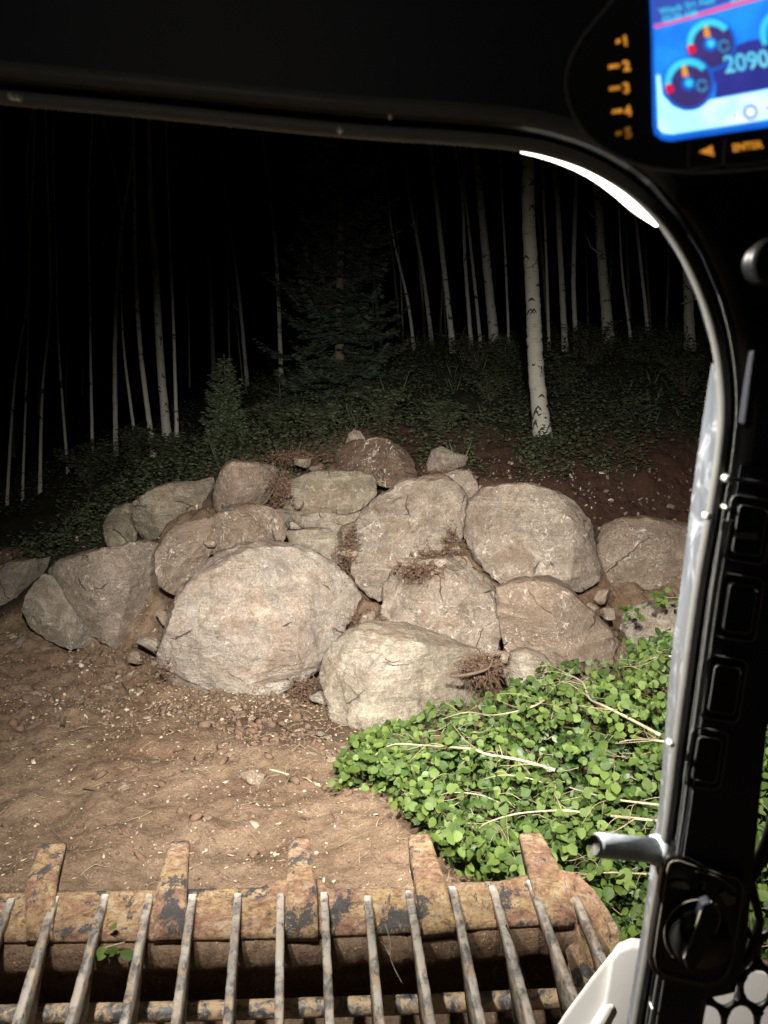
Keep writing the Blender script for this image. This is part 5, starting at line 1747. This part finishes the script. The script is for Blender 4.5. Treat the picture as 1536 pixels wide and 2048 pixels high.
# rocker switches down the pillar
sws = [(1497,1060,86,130,"blank switch with a worn grey bar, top of the pillar row"), (1478,1216,84,128,"square rocker switch, second down the pillar"), (1447,1378,80,126,"square rocker switch, third down the pillar"), (1412,1518,74,118,"square rocker switch, lowest of the pillar row")]
for k, (cx, cyy, w, h, lab) in enumerate(sws):
    root = empty("rocker_switch", on_door(cx, cyy, .70), lab, "switch", "rocker switches on the pillar")
    out = rrect(cx, cyy, w, h, math.radians(9), 14)
    inn = rrect(cx + 3, cyy + 2, w * .66, h * .74, math.radians(9), 8)
    panel("switch_frame", out, .7055, M['plastic2'], root, .004, .0012)
    loop_tube("frame_rim", out, .7035, .0011, M['darkrubber'], root)
    panel("rocker", inn, .700, M['plastic2'], root, .006, .0015)
    loop_tube("rocker_rim", inn, .6985, .0007, M['darkrubber'], root)
    if k == 0:
        panel("rocker_mark", rrect(cx - 4, cyy + 12, 46, 14, math.radians(5), 5), .6985, M['darkrubber'], root, .001)
# rotary switch panel
rot = empty("rotary_switch", on_door(1395, 1860, .70), "round black rotary switch with pointer on a grey outlined plate, low on the pillar", "switch")
plate = [(1346,1722),(1358,1722),(1400,1736),(1440,1748),(1474,1758),(1484,1768),(1486,1785),(1476,1850),(1468,1905),(1456,1945),(1436,1966),(1412,1970),(1370,1962),(1330,1952),(1314,1936),(1309,1912),(1316,1860),(1326,1800),(1334,1745),(1338,1728)]
panel("plate", [(cx_ + (cx_ - 1396) * .12, cy_ + (cy_ - 1850) * .07) for cx_, cy_ in plate], .700, M['plastic2'], rot, .012, .003)
loop_tube("plate_outline", plate, .697, .0009, M['outline'], rot)
b = Bag(); b.tube([on_door(px, py, .6968) - rot.location for px, py in ((1375,1744),(1400,1744),(1430,1752),(1455,1766),(1472,1782))], .0009, 6); b.build("dial_arc", M['outline'], smooth=True).parent = rot
for nm, pts in (("spray_icon", [(1343,1768),(1352,1764),(1368,1764),(1378,1772),(1379,1780),(1364,1778),(1352,1774),(1344,1774)]), ("wiper_icon", [(1440,1790),(1452,1782),(1456,1790),(1472,1796),(1470,1806),(1456,1812),(1448,1806),(1446,1798)])):
    panel(nm, pts, .6972, M['outline'], rot, .001)
disc("knob", 1397, 1868, 70, .697, M['plastic2'], rot, .018, 36)
kc = [(1397 + 68 * math.cos(a), 1868 + 68 * math.sin(a)) for a in [2.4 + 3.0 * i / 24 for i in range(25)]]
b = Bag(); b.tube([on_door(px, py, .682) - rot.location for px, py in kc], .0009, 6); b.build("knob_rim", M['outline'], smooth=True).parent = rot
panel("pointer_grip", [(1405,1810),(1422,1804),(1438,1822),(1441,1842),(1424,1872),(1404,1920),(1388,1950),(1374,1938),(1368,1918),(1388,1870),(1400,1830)], .672, M['plastic'], rot, .012, .003)
b = Bag(); b.tube([on_door(px, py, .6712) - rot.location for px, py in ((1368,1916),(1380,1888),(1393,1850),(1402,1822))], .0011, 6); b.build("pointer_edge", M['outline'], smooth=True).parent = rot
b = Bag(); b.tube([on_door(px, py, .6712) - rot.location for px, py in ((1422,1803),(1440,1826),(1440,1842),(1431,1866))], .0010, 6); b.build("pointer_edge", M['outline'], smooth=True).parent = rot
def text_mesh(txt, mapf, mat, name, parent, extr=0.0004, bold=0.02):
    cu = bpy.data.curves.new("lettering", 'FONT'); cu.body = txt; cu.offset = bold; cu.resolution_u = 4
    ob = bpy.data.objects.new("lettering", cu); COL.objects.link(ob)
    bpy.context.view_layer.update()
    me = bpy.data.meshes.new_from_object(ob.evaluated_get(bpy.context.evaluated_depsgraph_get()))
    bpy.data.objects.remove(ob)
    for v in me.vertices:
        v.co = mapf(v.co.x, v.co.y) - parent.location
    me.materials.clear(); me.materials.append(mat)
    me.name = name
    o = bpy.data.objects.new(name, me); COL.objects.link(o); o.parent = parent
    return o
text_mesh("2", lambda x, y: on_door(1402 + x * 22, 1778 - y * 22, .6968), M['outline'], "numeral", rot)

# door striker pin
pin = empty("striker_pin", on_door(1325, 1700, .73), "shiny zinc door striker pin sticking out of the pillar toward the left", "latch pin")
a_ = on_door(1190, 1690, .70) - pin.location; b_ = on_door(1306, 1700, .72) - pin.location; c_ = on_door(1336, 1702, .73) - pin.location
d_ = (b_ - a_).normalized()
b = Bag(); b.tube([a_, a_ + d_ * .002, a_ + d_ * .005, b_], [.0104, .0120, .0126, .0130], 12)
M['zinc'] = NT("zinc_plating"); 
_z = M['zinc']; zc = _z.mix(_z.ramp(_z.noise(60, 5, .7), .4, .65), (.55, .62, .66), (.82, .87, .9)); M['zinc'] = _z.done(zc, .55, _z.bump(_z.noise(90, 4), .4, .001), .1, .5)
b.build("pin", M['zinc']).parent = pin
b = Bag(); b.tube([a_ - d_ * .0012, a_ - d_ * .0004], [.0100, .0108], 12); b.build("pin_end", M['rubber']).parent = pin  # cap greyer than the zinc, the end's shade put in its colour
b = Bag(); b.tube([b_ - d_ * .001, b_ + d_ * .001, b_ + d_ * .006, b_ + d_ * .009, c_], [.010, .0155, .0165, .0150, .0145], 20)
b.build("collar", M['zinc'], smooth=True).parent = pin

# guard screen right of the pillar
import bmesh
def guard():
    # perforated plate: diagonal web around rounded holes
    root = empty("window_guard", on_door(1560, 1900, .76), "black perforated guard over the side window at the lower right", "window guard")
    b = Bag()
    holes = []
    for r_ in range(-1, 6):
        for c_ in range(-2, 5):
            holes.append((1448 + c_ * 66 + (33 if r_ % 2 else 0), 1975 + r_ * 70 - 3 * c_))
    # webs as thick tubes between hole cells (hexagonal lattice), with fillets
    segs = set()
    for (hx, hy) in holes:
        if hx < 1420: continue
        hexp = [(hx + 38.1 * math.cos(math.radians(30 + 60 * k)), hy + 46.7 * math.sin(math.radians(30 + 60 * k))) for k in range(6)]
        for k in range(6):
            a, c = hexp[k], hexp[(k + 1) % 6]
            key = tuple(sorted(((round(a[0] / 12), round(a[1] / 12)), (round(c[0] / 12), round(c[1] / 12)))))
            if key in segs: continue
            segs.add(key)
            A, Cc = on_door(*a, .76) - root.location, on_door(*c, .76) - root.location
            mid = A.lerp(Cc, .5)
            b.tube([A, A.lerp(Cc, .2), mid, A.lerp(Cc, .8), Cc], [.0078, .0048, .0036, .0048, .0078], 8)
    b.build("guard_plate", M['mesh'], smooth=True).parent = root
    b = Bag(); b.tube([on_door(px, py, .755) - root.location for px, py in ((1560,1600),(1536,1690),(1500,1760),(1520,1840),(1505,1900),(1470,1950))], [.006,.009,.006,.005,.007,.004], 8)
    b.build("guard_edge", M['mesh'], smooth=True).parent = root
guard()

# ------------------------------------------------------------------ control display
dc = at_t(1400, 150, .45)
dn = (cam.location - dc).normalized()
dn = (Matrix.Rotation(math.radians(8), 3, 'Z') @ dn).normalized()
def on_disp(px, py, off=0.0):
    d = ray(px, py)
    t = ((dc + dn * off) - cam.location).dot(dn) / d.dot(dn)
    return cam.location + d * t
disp = empty("control_display", dc, "black oval control display with a lit blue screen and amber numbered keys, top right", "display")
def dpanel(name, pts, off, mat, parent=None, thick=.0004, bev=0.0, smooth=False):
    P = [on_disp(px, py, off) for px, py in pts]
    o = prism(name, P, -dn * thick, mat, None, bev, smooth)
    o.data.transform(Matrix.Translation(-disp.location))
    o.parent = parent or disp
    return o
oval = [(1330,-110),(1260,-40),(1205,25),(1165,75),(1141,120),(1132,165),(1140,212),(1165,258),(1200,292),(1250,320),(1310,337),(1380,344),(1460,342),(1560,332),(1680,310),(1720,-150)]
ov = [(v.x, v.y) for v in catmull([Vector((a, b, 0)) for a, b in oval], 5)]
dpanel("housing", ov, 0.0, M['plastic2'], None, .035)
b = Bag(); b.tube([on_disp(px, py, .0005) - disp.location for px, py in ov[:-6]], .0009, 6); b.build("housing_rim", M['darkrubber'], smooth=True).parent = disp  # lighter tube stands in for the highlight along the housing edge
dpanel("key_panel", [(1352,293),(1378,290),(1384,330),(1450,334),(1560,322),(1560,270),(1450,282)], .001, M['plastic2'], None, .002)
# screen: background with layers
def smat(name, c, c2=None, s=1.0, scale=60): return emis(name, c, s, c2, scale)
scr_pts = [(1300,-60),(1302,0),(1305,60),(1307,130),(1309,200),(1311,250),(1314,264),(1321,273),(1332,277),(1346,276),(1400,268),(1460,259),(1536,248),(1640,232),(1640,-60)]
blue = smat("screen_blue", (.02, .30, 1.0), (.015, .2, .9), 1.2)
white = smat("screen_cyan_white", (.72, 1.0, 1.0), (.4, .95, 1.0), 1.4, 45)
cyan = smat("screen_cyan", (.07, .72, .95), (.05, .6, .9), 1.1)
navy = smat("screen_navy", (.035, .04, .30), (.045, .05, .36), .9)
pink_ = smat("screen_pink", (1.0, .12, .32), (.9, .1, .35), 1.0)
orange = smat("screen_orange", (1.0, .42, .04), (.9, .32, .03), 1.0)
red = smat("screen_red", (1.0, .01, .04), None, 1.0)
ring = smat("screen_ring_blue", (.01, .15, .8), None, 1.0)
pane = dpanel("screen", scr_pts, .0016, blue)
dpanel("glowing_edge", [(1298,-60),(1304,-60),(1309,60),(1312,200),(1315,255),(1322,270),(1334,273),(1346,272),(1460,255),(1640,228),(1640,240),(1460,265),(1340,283),(1322,279),(1309,268),(1306,250),(1303,60)], .0020, ring, pane)
header_bar = dpanel("header_bar", [(1303,-60),(1306,48),(1640,-48),(1640,-60)], .0022, smat("screen_header_blue", (.06, .12, .62), None, .9), pane)
dpanel("red_line", [(1308,50),(1309,57),(1400,33),(1480,10),(1560,-12),(1560,-20),(1470,3),(1390,28)], .0026, pink_, pane)
dpanel("status_band", [(1313,150),(1320,150),(1325,190),(1345,212),(1370,222),(1400,215),(1420,200),(1460,193),(1540,178),(1640,160),(1640,222),(1460,250),(1345,268),(1326,266),(1317,256)], .0024, white, pane)
ell = [(1422,140)]
dpanel("speed_window", [(1424,150),(1430,128),(1444,110),(1465,94),(1495,82),(1536,74),(1640,66),(1640,158),(1540,176),(1430,196),(1432,170)], .0028, navy, pane)
def arcp(cx, cyy, r1, r2, a0, a1, n=28):
    o = [(cx + r1 * math.cos(math.radians(a0 + (a1 - a0) * i / n)), cyy + r1 * 1.05 * math.sin(math.radians(a0 + (a1 - a0) * i / n))) for i in range(n + 1)]
    o += [(cx + r2 * math.cos(math.radians(a1 + (a0 - a1) * i / n)), cyy + r2 * 1.05 * math.sin(math.radians(a1 + (a0 - a1) * i / n))) for i in range(n + 1)]
    return o
def circ(cx, cyy, r, n=28): return [(cx + r * math.cos(2 * math.pi * i / n), cyy + r * 1.05 * math.sin(2 * math.pi * i / n)) for i in range(n)]
def gauge(cx, cyy, off):
    dpanel("gauge_ring", circ(cx, cyy, 52), off, ring, pane)
    dpanel("gauge_face", circ(cx, cyy, 46), off + .0003, smat("gauge_face_navy", (.07, .05, .24), None, .9), pane)
    dpanel("gauge_arc", arcp(cx, cyy, 48, 35, 170, 318), off + .0006, cyan, pane)
    dpanel("gauge_red_zone", arcp(cx, cyy, 46, 32, 153, 178, 8), off + .0009, red, pane)
    dpanel("gauge_needle", [(cx - 13, cyy - 34), (cx - 6, cyy - 37), (cx + 1, cyy - 15), (cx - 9, cyy - 13), (cx - 12, cyy - 14)], off + .0012, orange, pane)
    dpanel("gauge_hub", circ(cx, cyy, 14), off + .0012, ring, pane)
    dpanel("gauge_hub_glow", circ(cx + 1, cyy - 1, 8), off + .0015, cyan, pane)
    dpanel("gauge_icon", arcp(cx + 27, cyy + 4, 12, 8, 0, 330, 12), off + .0012, smat("gauge_icon_cyan", (.05, .4, .75), None, .9), pane)
gauge(1421, 88, .0030)
gauge(1377, 167, .0036)
dpanel("gauge_arc", arcp(1570, 66, 50, 38, 150, 290), .0032, cyan, pane)
dpanel("icon_ring", arcp(1501, 224, 15, 10.5, 0, 359, 28), .0032, ring, pane)
dpanel("icon_dot", circ(1501, 224, 10), .0033, smat("icon_white", (.9, 1, 1), None, 1.2), pane)
dpanel("icon_arrow", [(1465,230),(1472,222),(1472,240)], .0032, smat("icon_pink", (.75, .4, .8), None, 1.0), pane)
dpanel("icon_arrow", [(1540,216),(1531,208),(1531,224)], .0032, smat("icon_pink", (.75, .4, .8), None, 1.0), pane)
def dtext(txt, ox, oy, sz, ang, mat, off, parent, sy=1.0, name="lettering", bold=.02):
    ca, sa = math.cos(ang), math.sin(ang)
    return text_mesh(txt, lambda x, y: on_disp(ox + (x * ca + y * sy * sa) * sz, oy + (x * sa - y * sy * ca) * sz, off) + (parent.location - parent.location), mat, name, parent)
class _P:  # parent proxy with display origin
    pass
def dtext(txt, ox, oy, sz, ang, mat, off, parent, sy=1.0, name="lettering", bold=.02):
    ca, sa = math.cos(ang), math.sin(ang)
    o = text_mesh(txt, lambda x, y: on_disp(ox + (x * ca + y * sy * sa) * sz, oy + (x * sa - y * sy * ca) * sz, off), mat, name, disp, bold=bold)
    o.parent = parent
    return o
ct = smat("screen_text_cyan", (.25, .85, .95), (.12, .65, .9), 1.1)
dtext("2090 0", 1450, 146, 46, math.radians(-9), ct, .0034, pane, 1.05, "speed_digits")
dtext("Work SH Asst", 1320, 30, 19, math.radians(-13), cyan, .0028, pane)
dtext("02:30 AM", 1326, 46, 18, math.radians(-13), cyan, .0028, pane)
dtext("80m", 1462, 6, 20, math.radians(-13), cyan, .0028, pane)
for k, (x, y, bx) in enumerate(((1248, 91, 1232), (1250, 141, 1217), (1250, 185, 1219), (1253, 231, 1224), (1254, 275, 1232))):
    mt = M['amber'] if k < 4 else M['amberdim']
    dtext(str(k + 1), x - 3, y + 1, 28, math.radians(-8), mt, .0010, disp, 1.0, "key_numeral", bold=.045)
    w = (9, 22, 22, 20, 12)[k]
    dpanel("key_mark", [(bx, y - 11), (bx + w, y - 14), (bx + w, y - 6), (bx, y - 3)], .0012, mt, disp)
dpanel("arrow_key", [(1398,304),(1424,291),(1429,313)], .0030, M['amber'], disp)
dtext("ENTER", 1466, 303, 20, math.radians(-8), M['amber'], .0030, disp, 1.0, "key_lettering", bold=.04)
dtext("ENTER", 1466, 303, 20, math.radians(-8), M['amber'], .0030, disp, 1.0, "key_lettering", bold=.04) if False else None
for (x0, y0, x1, y1) in ((1378,286,1450,338), (1450,278,1545,332)):
    b = Bag(); b.tube([on_disp(px, py, .0024) - disp.location for px, py in ((x0, y0), (x0 - 2, y1 - 6), (x0 + 6, y1), (x1 - 6, y1 - 8), (x1, y0 - 8))], .0006, 6); b.build("key_border", M['darkrubber'], smooth=True).parent = disp

# ------------------------------------------------------------------ lamp housings (outside above the header) and housing of the added cab fill light
for i, (x, y, z, ax, ay, az, w, cone, bl) in enumerate(LAMPS):
    root = empty("work_lamp", (x, y, z), f"square black work lamp on the cab roof edge, {['left', 'right', 'outermost left, tilted down'][i]} one", "lamp", "work lamps on the cab roof")
    d = (Vector((ax, ay, az)) - Vector((x, y, z))).normalized(); r_ = d.cross(Vector((0, 0, 1))).normalized(); u_ = r_.cross(d)
    b = Bag()
    b.box(-d * .062, r_ * .06, u_ * .045, d * .03)
    for k in range(5): b.box(-d * .10 + r_ * (-.048 + .024 * k), r_ * .003, u_ * .04, d * .012)
    b.build("housing", M['plastic']).parent = root
    b = Bag(); b.box(-d * .0305, r_ * .052, u_ * .037, d * .001); b.build("lens", M['glass_on']).parent = root
    b = Bag(); b.box(-d * .06 - u_ * .055, r_ * .012, u_ * .012, d * .012); b.build("bracket", M['plastic']).parent = root
root = empty("dome_lamp", (-.28, -.16, 2.45), "small round lamp in the cab ceiling behind the driver", "lamp")
b = Bag(); b.tube([Vector((0, 0, 0)), Vector((0, 0, .02))], .06, 20); b.build("housing", M['plastic'], smooth=True).parent = root
